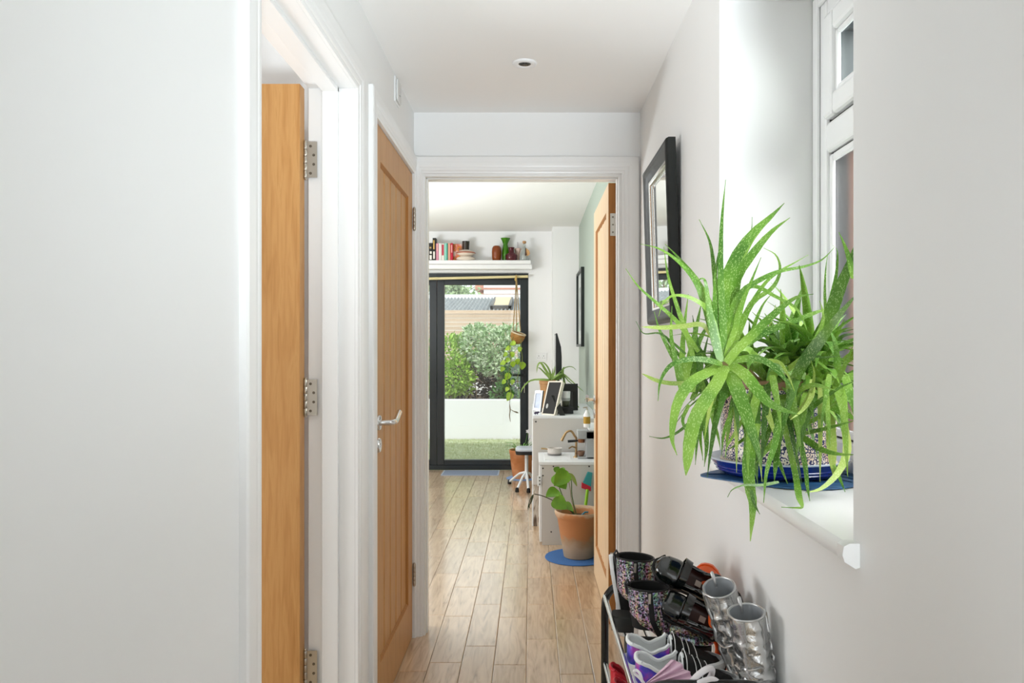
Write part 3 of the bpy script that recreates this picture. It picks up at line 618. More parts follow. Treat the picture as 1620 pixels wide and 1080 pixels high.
v = thing('glass_decanter', (sx(830.5, 7.65), 7.65, SZ), 'clear glass decanter with a cork stopper at the right end of the shelf', 'decanter'); kk = 7.65/FPX; c = (sx(829.5, 7.65), 7.65, SZ)
DG = mat('decanter_glass', '#e9eeea', 0.05, spec=0.6, trans=0.7)
b = MB(); b.lathe([(7.4*kk, 0), (8*kk, 1*kk), (7.6*kk, 9*kk), (6.0*kk, 16*kk), (2.6*kk, 20.3*kk), (1.8*kk, 22*kk), (1.9*kk, 26.5*kk), (1.2*kk, 26.5*kk), (1.1*kk, 22*kk), (5*kk, 15.5*kk), (7*kk, 3*kk), (0.1*kk, 2*kk)], c, 28); b.build('bottle', DG, v, smooth=50)
b = MB(); b.lathe([(1.1*kk, 26*kk), (1.2*kk, 27*kk), (2.9*kk, 27.6*kk), (3.0*kk, 30.4*kk), (2.4*kk, 31.2*kk)], c, 18); b.build('stopper', mat('cork', '#b98f63', 0.8), v, smooth=40)
b = MB(); tl = [(1.5, 19), (4, 18.5), (7.5, 15), (9.0, 11), (8.0, 8.4), (5, 6.8), (2.2, 7.2), (2.6, 12)]
b.prism([(c[0]+x*kk, SZ+z*kk) for x, z in tl], 'y', 7.60, 7.603); lf = b.build('label_leaf', mat('tan_label', '#c69a68', 0.6), v)
b = MB(); b.prism([(c[0]+x*kk, SZ+z*kk) for x, z in [(1.4, 19.2), (2.6, 18.6), (2.9, 13), (4.2, 8.5), (2.1, 6.6), (0.9, 8.0), (1.3, 13)]], 'y', 7.596, 7.600); b.build('label_band', mat('dark_label', '#4a2f22', 0.6), v)

# pole across the door head with the hanging planter
BAM = ramp_mat('pale_bamboo', [(0.3, '#dccb90'), (0.6, '#e9dcae'), (0.8, '#cdb878')], (1, 8, 8), 5, rough=0.5)
pl = thing('bamboo_pole', (-0.9, 7.70, 1.945), 'pale bamboo pole across the top of the garden doors', 'pole')
z0 = W(700, 440.2, 7.70).z; z1 = W(836, 437.2, 7.70).z
b = MB()
for i in range(7):
    xa = -2.2+i*0.31; xb = xa+0.31
    if xb > PX+0.0: xb = PX
    zz_ = lambda x: z0+(x-sx(700, 7.7))/(sx(836, 7.7)-sx(700, 7.7))*(z1-z0)
    b.tube([(xa, 7.70, zz_(xa)), (xa+0.006, 7.70, zz_(xa)), (xb-0.006, 7.70, zz_(xb)), (xb, 7.70, zz_(xb))], [0.0145, 0.0135, 0.0135, 0.0145], 10)
b.build('cane', BAM, pl, smooth=50)
for x in (-2.0, -0.055):
    MB().tube([(x, 7.766, zz_(x)+0.0), (x, 7.715, zz_(x))], 0.006, 8).build('bracket', BLACKM, pl)
hp_ = thing('hanging_planter', tuple(W(819, 535, 7.62)), 'coconut shell planter with trailing lime leaves hanging on cords by the garden doors', 'planter')
ROPE = mat('jute_cord', '#a58a5c', 0.9)
top = W(816.5, 434.5, 7.68)
for px, py, Y in ((811.2, 527, 7.60), (823.5, 524, 7.58), (817, 526, 7.68)):
    MB().tube([W(817, 436, 7.664), W(px*0.45+817*0.55, 480, 7.66*0.5+Y*0.5), W(px, py, Y)], 0.0045, 6).build('cord', ROPE, hp_, smooth=60)
b = MB(); zt_ = W(0, 438.2, 7.7).z
b.tube([Vector((sx(816.5, 7.7)+0.0, 7.70+0.021*math.cos(a), zt_+0.021*math.sin(a))) for a in [i*2*PI/12 for i in range(13)]], 0.005, 6)
b.tube([W(817, 437, 7.664), W(815.5, 442, 7.664), W(817.5, 447, 7.664)], [0.010, 0.011, 0.005], 6); b.build('knot', mat('golden_cord', '#c6a65e', 0.9), hp_, smooth=60)
b = MB(); cc = W(819.5, 530, 7.62); R = 11.6*7.62/FPX; pr = []
for i in range(9):
    a = PI/2*i/8; pr.append((R*math.sin(a)+0.001, -R*math.cos(a)*1.25))
pr += [(R*0.98, 0.022), (R*0.88, 0.022), (R*0.8, -0.02), (0.001, -0.03)]
b.lathe(pr, (0, 0, 0), 24); Rm = Euler((0.15, 0.3, 0)).to_matrix(); b.v = [Rm@p+cc for p in b.v]; b.build('shell', ramp_mat('coconut_shell', [(0.3, '#8a5d2c'), (0.55, '#a97a3e'), (0.8, '#c29a60')], (1, 1, 3), 18, rough=0.85, bump=0.4), hp_, smooth=60)
b = MB(); ring = [Rm@Vector((R*0.97*math.cos(a), R*0.97*math.sin(a), 0.020))+cc for a in [i*2*PI/24 for i in range(25)]]; b.tube(ring, 0.008, 6); b.build('rim', mat('pale_shell_rim', '#d8c8a8', 0.8), hp_, smooth=60)
LIME = ramp_mat('lime_leaf', [(0.3, '#86b02a'), (0.6, '#a9cc3e'), (0.8, '#c5dc64')], nscale=14, rough=0.4, spec=0.4, rand=0.15)
def heart(b, p, dirv, nrm, L, w, droop=0.25, nseg=7, cup=0.15):
    """broad pointed leaf as a thin solid"""
    d = dirv.normalized(); s = d.cross(nrm).normalized(); n = s.cross(d).normalized(); up = []; lo = []
    for i in range(nseg+1):
        t = i/nseg; hw = w*0.5*(math.sin(PI*min(1, t**0.62))**0.8 if 0 < t < 1 else 0.02); c = p+d*L*t-n*L*droop*t*t
        up.append([c+s*hw*u+n*(cup*hw*abs(u)+0.0008) for u in (-1, -0.5, 0, 0.5, 1)]); lo.append([c+s*hw*u+n*(cup*hw*abs(u)-0.0008) for u in (-1, -0.5, 0, 0.5, 1)])
    b.rings([u+l[::-1] for u, l in zip(up, lo)])
r = random.Random(3)
for (px, py, ang, L) in ((816, 541, 200, 9), (808, 549, 200, 9), (812, 556, 250, 9), (803, 558, 210, 8), (823, 548, 260, 8), (806, 566, 230, 8), (800, 572, 200, 9), (812, 571, 265, 9), (797, 580, 240, 8), (818, 567, 280, 9), (828, 572, 255, 12), (806, 590, 240, 11), (812, 600, 250, 8), (800, 601, 220, 8), (810, 621, 235, 13), (804, 612, 240, 7)):
    a = math.radians(ang); p = W(px, py, 7.60+r.uniform(-0.05, 0.02)); b = MB()
    heart(b, p, Vector((math.cos(a), r.uniform(-0.4, 0.2), math.sin(a))), Vector((r.uniform(-0.4, 0.4), -1, 0.5)), L*1.15*7.6/FPX, L*0.95*7.6/FPX); b.build('leaf', LIME, hp_, smooth=60)
VINE = mat('vine_stem', '#7f8a4a', 0.7); DRY = mat('dry_stem', '#8d8474', 0.8)
MB().tube(spline([W(812, 532, 7.56), W(806, 548, 7.55), W(808, 575, 7.57), W(803, 600, 7.57), W(809, 622, 7.58)], 16), 0.0035, 5).build('vine', VINE, hp_, smooth=60)
MB().tube(spline([W(824, 535, 7.56), W(825, 555, 7.57), W(826, 572, 7.58), W(818, 600, 7.58), W(822, 628, 7.58), W(812, 626, 7.58)], 16), 0.003, 5).build('vine', VINE, hp_, smooth=60)
MB().tube(spline([W(809, 622, 7.58), W(806, 637, 7.58), W(807, 648, 7.58), W(806, 657, 7.58), W(807.5, 667, 7.58)], 12), [0.003]*4+[0.006, 0.007, 0.006, 0.005, 0.006, 0.005, 0.004, 0.002], 5).build('dry_vine', DRY, hp_, smooth=60)
MB().tube(spline([W(806, 646, 7.58), W(812, 650, 7.58), W(820, 653, 7.58)], 8), [0.003, 0.003, 0.003, 0.004, 0.005, 0.008, 0.009, 0.004], 5).build('dry_vine', DRY, hp_, smooth=60)

# socket and switch on the garden wall
sk = thing('wall_socket', tuple(W(856.5, 565, YB)), 'white double wall socket on the garden wall beside the doors', 'socket')
p0, p1 = W(847.5, 558, YB), W(865, 570.5, YB); b = MB(); b.box((p0.x, YB-0.009, p1.z), (p1.x, YB, p0.z)); b.build('plate', WHITEP, sk, bevel=0.003)
for fx in (0.28, 0.72):
    xx = p0.x+(p1.x-p0.x)*fx; b = MB(); zc = (p0.z+p1.z)/2
    b.box((xx-0.004, YB-0.0098, zc+0.004), (xx+0.004, YB-0.009, zc+0.014)); b.box((xx-0.013, YB-0.0098, zc-0.014), (xx-0.007, YB-0.009, zc-0.009)); b.box((xx+0.007, YB-0.0098, zc-0.014), (xx+0.013, YB-0.009, zc-0.009)); b.build('pin_holes', mat('socket_hole', '#8a8a8a', 0.6), sk)

# picture on the green wall
pf = thing('framed_picture', (0.455, 7.05, 1.25), 'black framed picture hung on the green kitchen wall near the corner', 'picture')
b = MB(); ya, yb, za, zb = 6.70, 7.40, W(0, 548, 6.75).z, W(0, 422, 6.72).z
def framebox(b, ya, yb, za, zb, w, x0, x1):
    b.box((x0, ya, za), (x1, ya+w, zb)); b.box((x0, yb-w, za), (x1, yb, zb)); b.box((x0, ya+w, za), (x1, yb-w, za+w)); b.box((x0, ya+w, zb-w), (x1, yb-w, zb))
framebox(b, ya, yb, za, zb, 0.022, 0.442, 0.4715); b.build('frame', mat('black_frame', '#1a211f', 0.35), pf, bevel=0.002)
box('mount', (0.462, ya+0.02, za+0.02), (0.4705, yb-0.02, zb-0.02), mat('picture_mount', '#cfd4d0', 0.6), pf)
box('print', (0.4612, ya+0.13, za+0.15), (0.4622, yb-0.13, zb-0.15), ramp_mat('grey_print', [(0.3, '#8b9390'), (0.6, '#b9bfbc'), (0.8, '#dde0de')], nscale=9, rough=0.6), pf)

# door mat
DM = mat('slate_blue_mat', '#7c8496', 0.95, bump=(300, 0.4), var=(120, 0.15)); p0, p1 = W(702.5, 745, 7.69), W(788.5, 752.5, 7.39)
dm = thing('door_mat', ((p0.x+p1.x)/2, 7.55, 0), 'slate blue doormat on the floor in front of the garden doors', 'mat')
box('pile', (p0.x+0.012, 7.412, 0.001), (p1.x-0.012, 7.688, 0.009), DM, dm, 0.002)
b = MB(); xa, xb = p0.x, p1.x
b.box((xa, 7.40, 0.001), (xb, 7.412, 0.007)); b.box((xa, 7.688, 0.001), (xb, 7.70, 0.007)); b.box((xa, 7.412, 0.001), (xa+0.012, 7.688, 0.007)); b.box((xb-0.012, 7.412, 0.001), (xb, 7.688, 0.007)); b.build('border', mat('mat_border', '#a3abbb', 0.8), dm)

TERRA = ramp_mat('terracotta', [(0.25, '#a9683f'), (0.5, '#bf7d50'), (0.75, '#d09a74')], (1, 1, 1.6), 7, 6, 0.85, 0.2, 0.1)
def pot_mat():
    m = bpy.data.materials.new('weathered_terracotta'); m.use_nodes = True; nt = m.node_tree; N = nt.nodes; L = nt.links; b = N['Principled BSDF']; b.inputs['Roughness'].default_value = 0.85
    tc = N.new('ShaderNodeTexCoord'); sp = N.new('ShaderNodeSeparateXYZ'); n = N.new('ShaderNodeTexNoise'); n.inputs['Scale'].default_value = 11; n.inputs['Detail'].default_value = 7
    L.new(tc.outputs['Object'], sp.inputs[0]); L.new(tc.outputs['Object'], n.inputs['Vector'])
    ad = N.new('ShaderNodeMath'); ad.operation = 'MULTIPLY_ADD'; ad.inputs[1].default_value = 0.16; L.new(n.outputs['Fac'], ad.inputs[0]); L.new(sp.outputs['Z'], ad.inputs[2])
    cr = N.new('ShaderNodeValToRGB'); cr.color_ramp.elements.remove(cr.color_ramp.elements[1])
    for i, (p, c) in enumerate([(0.08, '#a5917c'), (0.15, '#b19a83'), (0.19, '#a8886a'), (0.215, '#b97e52'), (0.33, '#c08355'), (0.345, '#c7a78a')]):
        e = cr.color_ramp.elements[0] if i == 0 else cr.color_ramp.elements.new(p); e.position = p; e.color = (*lin(c), 1)
    L.new(ad.outputs[0], cr.inputs[0]); L.new(cr.outputs[0], b.inputs['Base Color']); return m
SOIL = mat('potting_soil', '#3a2c20', 0.95, bump=(60, 0.6))
BLUEM = mat('blue_felt_mat', '#3d6aa6', 0.9, bump=(200, 0.3))
# far pot with a grassy plant, on its blue mat
c = W(826, 754.5, 7.25); cx, cy = c.x, 7.25
m_ = tag(MB().lathe([(0.150, 0.001), (0.152, 0.004), (0.150, 0.006)], (cx, cy, 0), 40).build('round_mat', mat('pale_blue_mat', '#7f9cc8', 0.8), smooth=30), 'pale blue round mat under the far terracotta pot by the garden doors', 'mat')
fp = thing('potted_plant', (cx, cy, 0.006), 'terracotta pot of grassy green leaves beside the garden doors, behind the stool', 'plant')
b = MB(); b.lathe([(0.088, 0.0065), (0.105, 0.12), (0.118, 0.235), (0.122, 0.24), (0.124, 0.272), (0.120, 0.275), (0.110, 0.272), (0.106, 0.24), (0.001, 0.235)], (cx, cy, 0), 32); b.build('pot', TERRA, fp, smooth=40)
GL = ramp_mat('fresh_grassy_leaf', [(0.3, '#4d8a2c'), (0.6, '#74ad45'), (0.8, '#98c76a')], nscale=9, rough=0.45, rand=0.15)
r = random.Random(8)
def blade(path, w, n=9, t=0.0012, up=Vector((0, 0, 1)), prof=None):
    P = spline(path, n); b = MB(); rs = []
    for i, p in enumerate(P):
        d = (P[min(i+1, n-1)]-P[max(i-1, 0)]).normalized(); s = d.cross(up); s = s.normalized() if s.length > 1e-3 else Vector((1, 0, 0)); nn = s.cross(d)
        u = i/(n-1); hw = w*0.5*(prof(u) if prof else (1-u)**0.6*(0.7+0.6*u))+0.0003
        rs.append([p-s*hw, p-nn*t-nn*hw*0.2, p+s*hw, p+nn*t-nn*hw*0.1])
    b.rings(rs); return b
for i in range(26):
    a = r.uniform(0, 2*PI); L = r.uniform(0.07, 0.15); o = Vector((cx+0.05*math.cos(a), cy+0.05*math.sin(a), 0.235)); h = r.uniform(0.6, 1.1)
    blade([o, o+Vector((math.cos(a)*L*0.3, math.sin(a)*L*0.3, L*0.8*h)), o+Vector((math.cos(a)*L*0.9, math.sin(a)*L*0.9, L*0.85*h))], 0.014, 7).build('leaf', GL, fp, smooth=60)
for (px, py) in ((835, 682), (840, 690)):
    e = W(px, py, 7.25); o = Vector((cx, cy, 0.24)); MB().tube(spline([o, (o+e)/2+Vector((0.01, 0, 0.02)), e], 6), 0.002, 5).build('flower_stem', GL, fp)
    b = MB()
    for i in range(5):
        a = i*2*PI/5; heart(b, e, Vector((math.cos(a), -0.3, math.sin(a))), Vector((0, -1, 0)), 0.022, 0.016, 0.1, 4)
    b.build('flower', mat('white_petal', '#f1eef2', 0.6), fp)

# little black and white stool
st = thing('swivel_stool', (-0.03, 6.7, 0), 'low stool with a black seat on white tubular legs beside the white cabinet', 'stool')
sc_ = W(833, 712, 6.7)
def rrect(cx, cy, hx, hy, r, n=5):
    out = []
    for qx, qy, a0 in ((1, 1, 0), (-1, 1, 90), (-1, -1, 180), (1, -1, 270)):
        for i in range(n+1):
            a = math.radians(a0+90*i/n); out.append((cx+qx*(hx-r)+r*math.cos(a), cy+qy*(hy-r)+r*math.sin(a)))
    return out
b = MB(); rs = []
for z, s in ((-0.03, 0.80), (-0.028, 0.94), (-0.005, 1.0), (0.004, 0.98)): rs.append([(x, y, sc_.z+z) for x, y in rrect(sc_.x, 6.7, 0.098*s, 0.12*s, 0.05*s)])
b.rings(rs); b.build('seat_pan', mat('black_plastic', '#17191c', 0.4), st, smooth=50)
b = MB(); rs = []
for z, s in ((0.004, 0.97), (0.016, 0.99), (0.026, 0.9), (0.029, 0.7)): rs.append([(x, y, sc_.z+z) for x, y in rrect(sc_.x, 6.7, 0.098*s, 0.12*s, 0.05*s)])
b.rings(rs); b.build('seat_cushion', mat('pale_grey_vinyl', '#c9ced6', 0.35), st, smooth=50)
MB().tube([(sc_.x, 6.7, 0.09), (sc_.x, 6.7, sc_.z-0.02)], 0.016, 12).build('column', mat('white_metal', '#eceeef', 0.3), st, smooth=40)
for (px, py, Y) in ((806, 765, 6.95), (846, 762, 6.95), (836, 766, 6.52), (818, 766, 6.55)):
    e = W(px, py, Y); e.z = 0.012
    MB().tube([(sc_.x, 6.7, 0.15), (sc_.x*0.6+e.x*0.4, 6.7*0.6+Y*0.4, 0.12), (e.x, Y, 0.022)], 0.011, 8).build('leg', mat('white_metal', '#eceeef', 0.3), st, smooth=40)
    MB().lathe([(0.016, 0), (0.018, 0.01), (0.014, 0.035), (0.008, 0.04)], (e.x, Y, 0.0005), 12).build('foot_cap', mat('black_rubber', '#151515', 0.6), st, smooth=40)

# white cabinet (its grey-white side panel faces the hall)
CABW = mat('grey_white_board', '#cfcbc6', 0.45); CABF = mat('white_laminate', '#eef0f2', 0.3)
cb = thing('white_cabinet', (0.24, 5.9, 0), 'waist-high white cabinet with a plain side panel behind the toy kitchen', 'cabinet')
CX0, CY0, CZ1, CZ0 = 0.014, 5.26, 0.754, 0.294
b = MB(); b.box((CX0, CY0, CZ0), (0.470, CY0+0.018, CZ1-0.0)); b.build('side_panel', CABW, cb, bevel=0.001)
box('top_panel', (CX0-0.002, CY0-0.002, CZ1), (0.470, 6.46, CZ1+0.018), CABF, cb, 0.0015)
box('carcass', (CX0+0.018, CY0+0.018, CZ0), (0.470, 6.44, CZ1), CABF, cb)
for i in range(2): box('door', (CX0-0.004, CY0+0.012+i*0.59, CZ0+0.004), (CX0+0.014, CY0+0.012+i*0.59+0.58, CZ1-0.004), CABF, cb, 0.002)
b = MB(); b.lathe([(0.006, 0), (0.006, -0.003), (0.002, -0.0035)], (CX0+0.020, CY0, CZ1-0.022), 10, axis='y'); b.build('screw_cap', mat('dark_screw', '#3b3b3b', 0.5), cb)
BIRCH = ramp_mat('birch_print', [(0.3, '#5b4a3d'), (0.40, '#8d7766'), (0.47, '#cfc3b4'), (0.6, '#ddd3c6'), (0.72, '#a48a74')], (7, 1, 1.6), 4.2, 3, 0.6, dist=1.4)
box('plinth_side', (CX0+0.004, CY0+0.03, 0), (0.30, CY0+0.05, CZ0), BIRCH, cb)
box('plinth_front', (CX0-0.006, CY0+0.03, 0), (CX0+0.003, 6.42, CZ0), CABF, cb, 0.001)

# toy kitchen
tk = thing('toy_kitchen', (0.27, 5.0, 0), 'wooden toy kitchen with a grey-white side panel and worktop against the green wall', 'toy kitchen')
KX0, KX1, KY0, KY1, KZ = 0.068, 0.468, 4.78, 5.22, 0.505
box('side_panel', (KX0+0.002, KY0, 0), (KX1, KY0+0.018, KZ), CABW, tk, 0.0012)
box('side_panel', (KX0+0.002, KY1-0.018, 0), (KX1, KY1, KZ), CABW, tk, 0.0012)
box('worktop', (KX0-0.018, KY0-0.004, KZ), (KX1, KY1+0.004, KZ+0.020), CABF, tk, 0.002)
box('front_panel', (KX0-0.014, KY0+0.004, 0.02), (KX0+0.001, KY1-0.004, KZ-0.004), CABF, tk, 0.002)
box('sink_inlay', (KX0+0.02, KY0+0.07, KZ+0.0201), (KX0+0.19, KY1-0.08, KZ+0.0235), mat('bright_sink_plastic', '#f4f5f6', 0.25), tk, 0.001)
for px, py in ((859, 740.5), (875.5, 737.5), (859, 752), (872, 841), (932, 737.5)):
    q = W(px, py, KY0); MB().lathe([(0.005, 0), (0.005, -0.0025), (0.0015, -0.003)], (q.x, KY0, q.z), 10, axis='y').build('screw_cap', mat('dark_screw', '#3b3b3b', 0.5), tk)
hb = MB(); q = W(853.5, 760, KY0-0.004); hb.box((q.x-0.013, KY0+0.0-0.008, q.z-0.034), (q.x+0.011, KY0-0.001, q.z+0.030)); hb = hb.build('corner_bracket', mat('white_metal', '#eceeef', 0.3), tk, bevel=0.002)
for dz in (-0.022, 0.0, 0.020):
    MB().lathe([(0.0042, 0), (0.0042, -0.002), (0.001, -0.0022)], (q.x+0.001, KY0-0.008, q.z+dz), 10, axis='y').build('screw', mat('dark_screw', '#3b3b3b', 0.5), hb)
COP = mat('brushed_brass', '#a88c66', 0.3, 0.9); KZT = KZ+0.020
b = MB(); Y = 4.98; bx = W(911.5, 0, Y).x
b.lathe([(0.020, 0), (0.018, 0.006), (0.010, 0.010), (0.0085, 0.04)], (bx, Y, KZT), 16)
b.tube(spline([(bx, Y, KZT+0.03), (bx, Y, KZT+0.12), W(909.5, 690, Y), W(904, 682, Y), W(897, 683, Y), W(892, 690, Y), W(888.5, 697, Y)], 20), [0.0075]*14+[0.0075, 0.008, 0.0085, 0.009, 0.0095, 0.010], 12); b.build('faucet', COP, tk, smooth=50)
MB().tube([W(911, 708, Y-0.008), W(905, 706, Y-0.02), W(900, 709, Y-0.03)], [0.006, 0.005, 0.005], 8).build('faucet_lever', COP, tk, smooth=50)
# toy pan, spoon-round, coffee machine
ps = thing('toy_saucepan', (0.14, 5.06, KZT), 'small grey-white toy saucepan with a wooden handle on the toy worktop', 'toy pan'); Y = 5.06; pc = W(877.5, 720, Y); zb = KZT+0.004
b = MB(); b.lathe([(0.040, 0), (0.0455, 0.003), (0.0475, 0.042), (0.0495, 0.047), (0.047, 0.0475), (0.044, 0.042), (0.041, 0.006), (0.001, 0.005)], (pc.x, Y, zb), 32); b.build('pan', mat('speckled_enamel', '#cfc8c2', 0.4, var=(180, 0.12)), ps, smooth=40)
b = MB(); b.lathe([(0.0402, -0.0035), (0.0462, 0.0), (0.0466, 0.013), (0.0452, 0.013)], (pc.x, Y, zb), 32, cap1=False); b.build('base_ring', mat('grey_enamel', '#7d7a78', 0.4), ps, smooth=40)
MB().tube([(pc.x-0.046, Y, zb+0.038), (pc.x-0.065, Y, zb+0.042), (pc.x-0.090, Y, zb+0.043)], [0.006, 0.0085, 0.0085], 10, flat=0.7).build('handle', mat('light_wood', '#b59a70', 0.6), ps, smooth=40)
cm = thing('toy_coffee_machine', (0.37, 4.95, KZT), 'grey toy coffee machine with a black-handled filter on the toy worktop', 'toy coffee machine'); ym = 4.90
GY = mat('machine_grey', '#a9abac', 0.4); x0 = W(914, 0, ym).x; x1 = 0.455
zt2 = W(0, 681, ym).z
box('back', (x0+0.055, ym, KZT), (x1, ym+0.10, zt2-0.006), GY, cm, 0.003); box('head', (x0, ym, zt2-0.055), (x1, ym+0.10, zt2), GY, cm, 0.004); box('drip_base', (x0+0.002, ym, KZT), (x1, ym+0.10, KZT+0.012), GY, cm, 0.002)
b = MB(); q = W(919, 697, ym+0.04); b.lathe([(0.022, -0.012), (0.024, 0.006), (0.024, 0.020)], (q.x+0.004, ym+0.05, q.z), 20); b.build('group_head', mat('copper_brown', '#8a5a3d', 0.35, 0.6), cm, smooth=40)
MB().tube([(q.x-0.018, ym+0.05, q.z), (q.x-0.035, ym+0.048, q.z-0.002), (q.x-0.085, ym+0.045, q.z-0.004)], [0.005, 0.008, 0.009], 10).build('filter_handle', mat('black_plastic', '#17191c', 0.4), cm, smooth=40)
tc_ = thing('toy_cup', (q.x, ym+0.05, KZT+0.012), 'small brown toy cup under the toy coffee machine', 'toy cup')
b = MB(); b.lathe([(0.015, 0.001), (0.023, 0.012), (0.024, 0.034), (0.021, 0.034), (0.019, 0.012), (0.001, 0.006)], (q.x+0.002, ym+0.05, KZT+0.012), 20); b.build('cup', mat('brown_ceramic', '#7b5a47', 0.4), tc_, smooth=40)
MB().tube([Vector((q.x-0.021-0.011*math.sin(a), ym+0.05, KZT+0.030+0.010*math.cos(a))) for a in [PI*i/8 for i in range(9)]], 0.0028, 6).build('handle', mat('brown_ceramic', '#7b5a47', 0.4), tc_)
# things on the back shelf of the toy kitchen
ts = tag(MB().box((0.37, KY0+0.05, 0.715), (0.47, KY1, 0.729)).build('toy_shelf', CABF, bevel=0.001), 'small white shelf above the toy coffee machine', 'shelf')
sb_ = thing('soap_bottle', tuple(W(929, 690, 4.9)), 'white dispenser bottle with an amber label above the toy coffee machine', 'bottle'); q = W(928.5, 690, 4.9); q.z = 0.7295
b = MB(); b.lathe([(0.020, 0), (0.022, 0.004), (0.022, 0.085), (0.012, 0.10), (0.009, 0.112)], (q.x, 4.9, q.z), 20); b.build('bottle', WHITEP, sb_, smooth=40)
b = MB(); b.lathe([(0.0224, 0.025), (0.0224, 0.070)], (q.x, 4.9, q.z), 20, False, False); b.build('label', mat('amber_label', '#b08a2c', 0.5), sb_)
MB().tube([(q.x, 4.9, q.z+0.11), (q.x, 4.9, q.z+0.13), (q.x-0.025, 4.9, q.z+0.127)], [0.007, 0.006, 0.004], 8).build('pump', STEEL, sb_, smooth=40)

# toy broom + dustpan between toy kitchen and pot
br = thing('toy_broom', (0.36, 4.72, 0), 'toy broom with a red head and lime handle leaning upside down behind the terracotta pot', 'toy broom')
a_, b_2 = W(930, 778, 4.72), W(922, 812, 4.72); a_ = Vector((W(929.5, 776, 4.72).x, 4.72, W(0, 776, 4.72).z))
MB().tube([(a_.x-0.045, 4.70, 0.003), (a_.x-0.02, 4.72, a_.z*0.55), (a_.x+0.002, 4.745, a_.z+0.004)], 0.0095, 10).build('handle', mat('lime_plastic', '#8fc31f', 0.4), br, smooth=40)
b = MB(); p = [W(920.0, 772, 4.745), W(935, 777, 4.745), W(935, 770, 4.745), W(920.5, 763, 4.745)]
b.rings([[q for q in p], [q+Vector((0, 0.028, 0)) for q in p]]); b.build('head', mat('red_plastic', '#c92a3e', 0.4), br, bevel=0.003)
b = MB(); p = [W(922.5, 763.5, 4.748), W(935, 769.5, 4.748), W(937, 748, 4.748), W(930, 746.5, 4.748)]
b.rings([p, [q+Vector((0, 0.022, 0)) for q in p]]); b.build('bristles', mat('teal_bristle', '#3f9a9c', 0.7), br)

# pot plant beside the kitchen door, on its blue mat
cx, cy = W(912, 880, 4.51).x, 4.50
tag(MB().lathe([(0.186, 0.0008), (0.188, 0.003), (0.186, 0.006)], (cx, cy, 0), 48).build('round_mat', BLUEM, smooth=30), 'deep blue round felt mat under the large terracotta pot by the kitchen door', 'mat')
fx = thing('potted_plant', (cx+0.01, cy, 0.0065), 'large weathered terracotta pot with a drooping broad-leaved plant by the open kitchen door', 'plant'); cx += 0.012
b = MB(); b.lathe([(0.082, 0.0068), (0.088, 0.010), (0.112, 0.15), (0.126, 0.235), (0.130, 0.240), (0.140, 0.258), (0.143, 0.275), (0.138, 0.283), (0.130, 0.280), (0.122, 0.262), (0.116, 0.235)], (cx, cy, 0), 48, cap1=False); b.build('pot', pot_mat(), fx, smooth=50)
MB().lathe([(0.117, 0.235), (0.06, 0.243), (0.001, 0.246)], (cx, cy, 0), 32, cap0=False, cap1=False).build('soil', SOIL, fx, smooth=60)
BL = ramp_mat('broad_green_leaf', [(0.3, '#4f8018'), (0.55, '#6d9c22'), (0.8, '#8cb235')], (1, 1, 1), 10, rough=0.35, spec=0.5, rand=0.14)
STG = mat('plant_stem_green', '#5d7a3a', 0.6)
base = Vector((cx-0.01, cy, 0.24))
def broad(p0, p1, w, nrm, Y0, Y1, m=BL, droop=0.08):
    a, c = W(*p0, Y0), W(*p1, Y1); b = MB(); heart(b, a, c-a, Vector(nrm), (c-a).length, w*4.5/FPX, droop, 10, 0.22); b.build('leaf', m, fx, smooth=60)
broad((880, 748), (895, 773), 27, (-0.3, -1, 0.5), 4.50, 4.44)
broad((898, 745), (877, 768), 26, (0.2, -1, 0.4), 4.47, 4.42)
broad((884, 776), (864, 784), 22, (-0.2, -0.9, 0.8), 4.46, 4.40)
broad((876, 788), (896, 805), 24, (-0.1, -1, 0.4), 4.42, 4.38)
broad((884, 742), (893, 752), 16, (0, -1, 0.6), 4.5, 4.46)
broad((877, 746), (885, 738), 10, (0, -1, 0.2), 4.52, 4.54)
broad((900, 748), (914, 768), 12, (0.8, -0.6, 0.4), 4.5, 4.46, ramp_mat('yellow_green_leaf', [(0.3, '#8b9a3a'), (0.7, '#a7b060')], nscale=8, rough=0.5))
broad((893, 795), (907, 808), 12, (0, -1, 0.5), 4.45, 4.40)
for path in ([base, W(893, 790, 4.5), W(884, 765, 4.5), W(888, 745, 4.5)], [base, W(905, 785, 4.5), W(904, 762, 4.5), W(901, 748, 4.5)], [base, W(893, 795, 4.47), W(884, 780, 4.46)]):
    MB().tube(spline(path, 10), 0.003, 6).build('stem', STG, fx, smooth=60)
MB().tube(spline([base, W(894, 801, 4.46), W(874, 791, 4.42), W(858, 784, 4.40), W(844, 781, 4.38)], 14), 0.0028, 6).build('stem', mat('dark_stem', '#4a4a35', 0.7), fx, smooth=60)
for pts in ([(844, 781), (839, 789), (836, 799), (835, 808)], [(843, 782), (840, 793), (837, 800), (838.5, 804)], [(844, 781), (842, 790), (839, 797)]):
    MB().tube(spline([W(x, y, 4.38) for x, y in pts], 9), [0.003, 0.005, 0.007, 0.006, 0.004, 0.006, 0.006, 0.004, 0.001], 6, flat=0.5).build('withered_leaf', mat('withered_green', '#3f4a33', 0.8), fx, smooth=60)
MB().tube([W(844, 782, 4.38), W(845, 776, 4.37), W(846, 773, 4.37)], [0.003, 0.007, 0.002], 6).build('bud', mat('pale_bud', '#d8d5cc', 0.7), fx, smooth=60)
MB().tube(spline([base, W(904, 790, 4.46), W(902, 772, 4.46), W(900, 762, 4.46)], 8), 0.002, 5).build('stem', mat('dry_tan_stem', '#96835e', 0.8), fx)
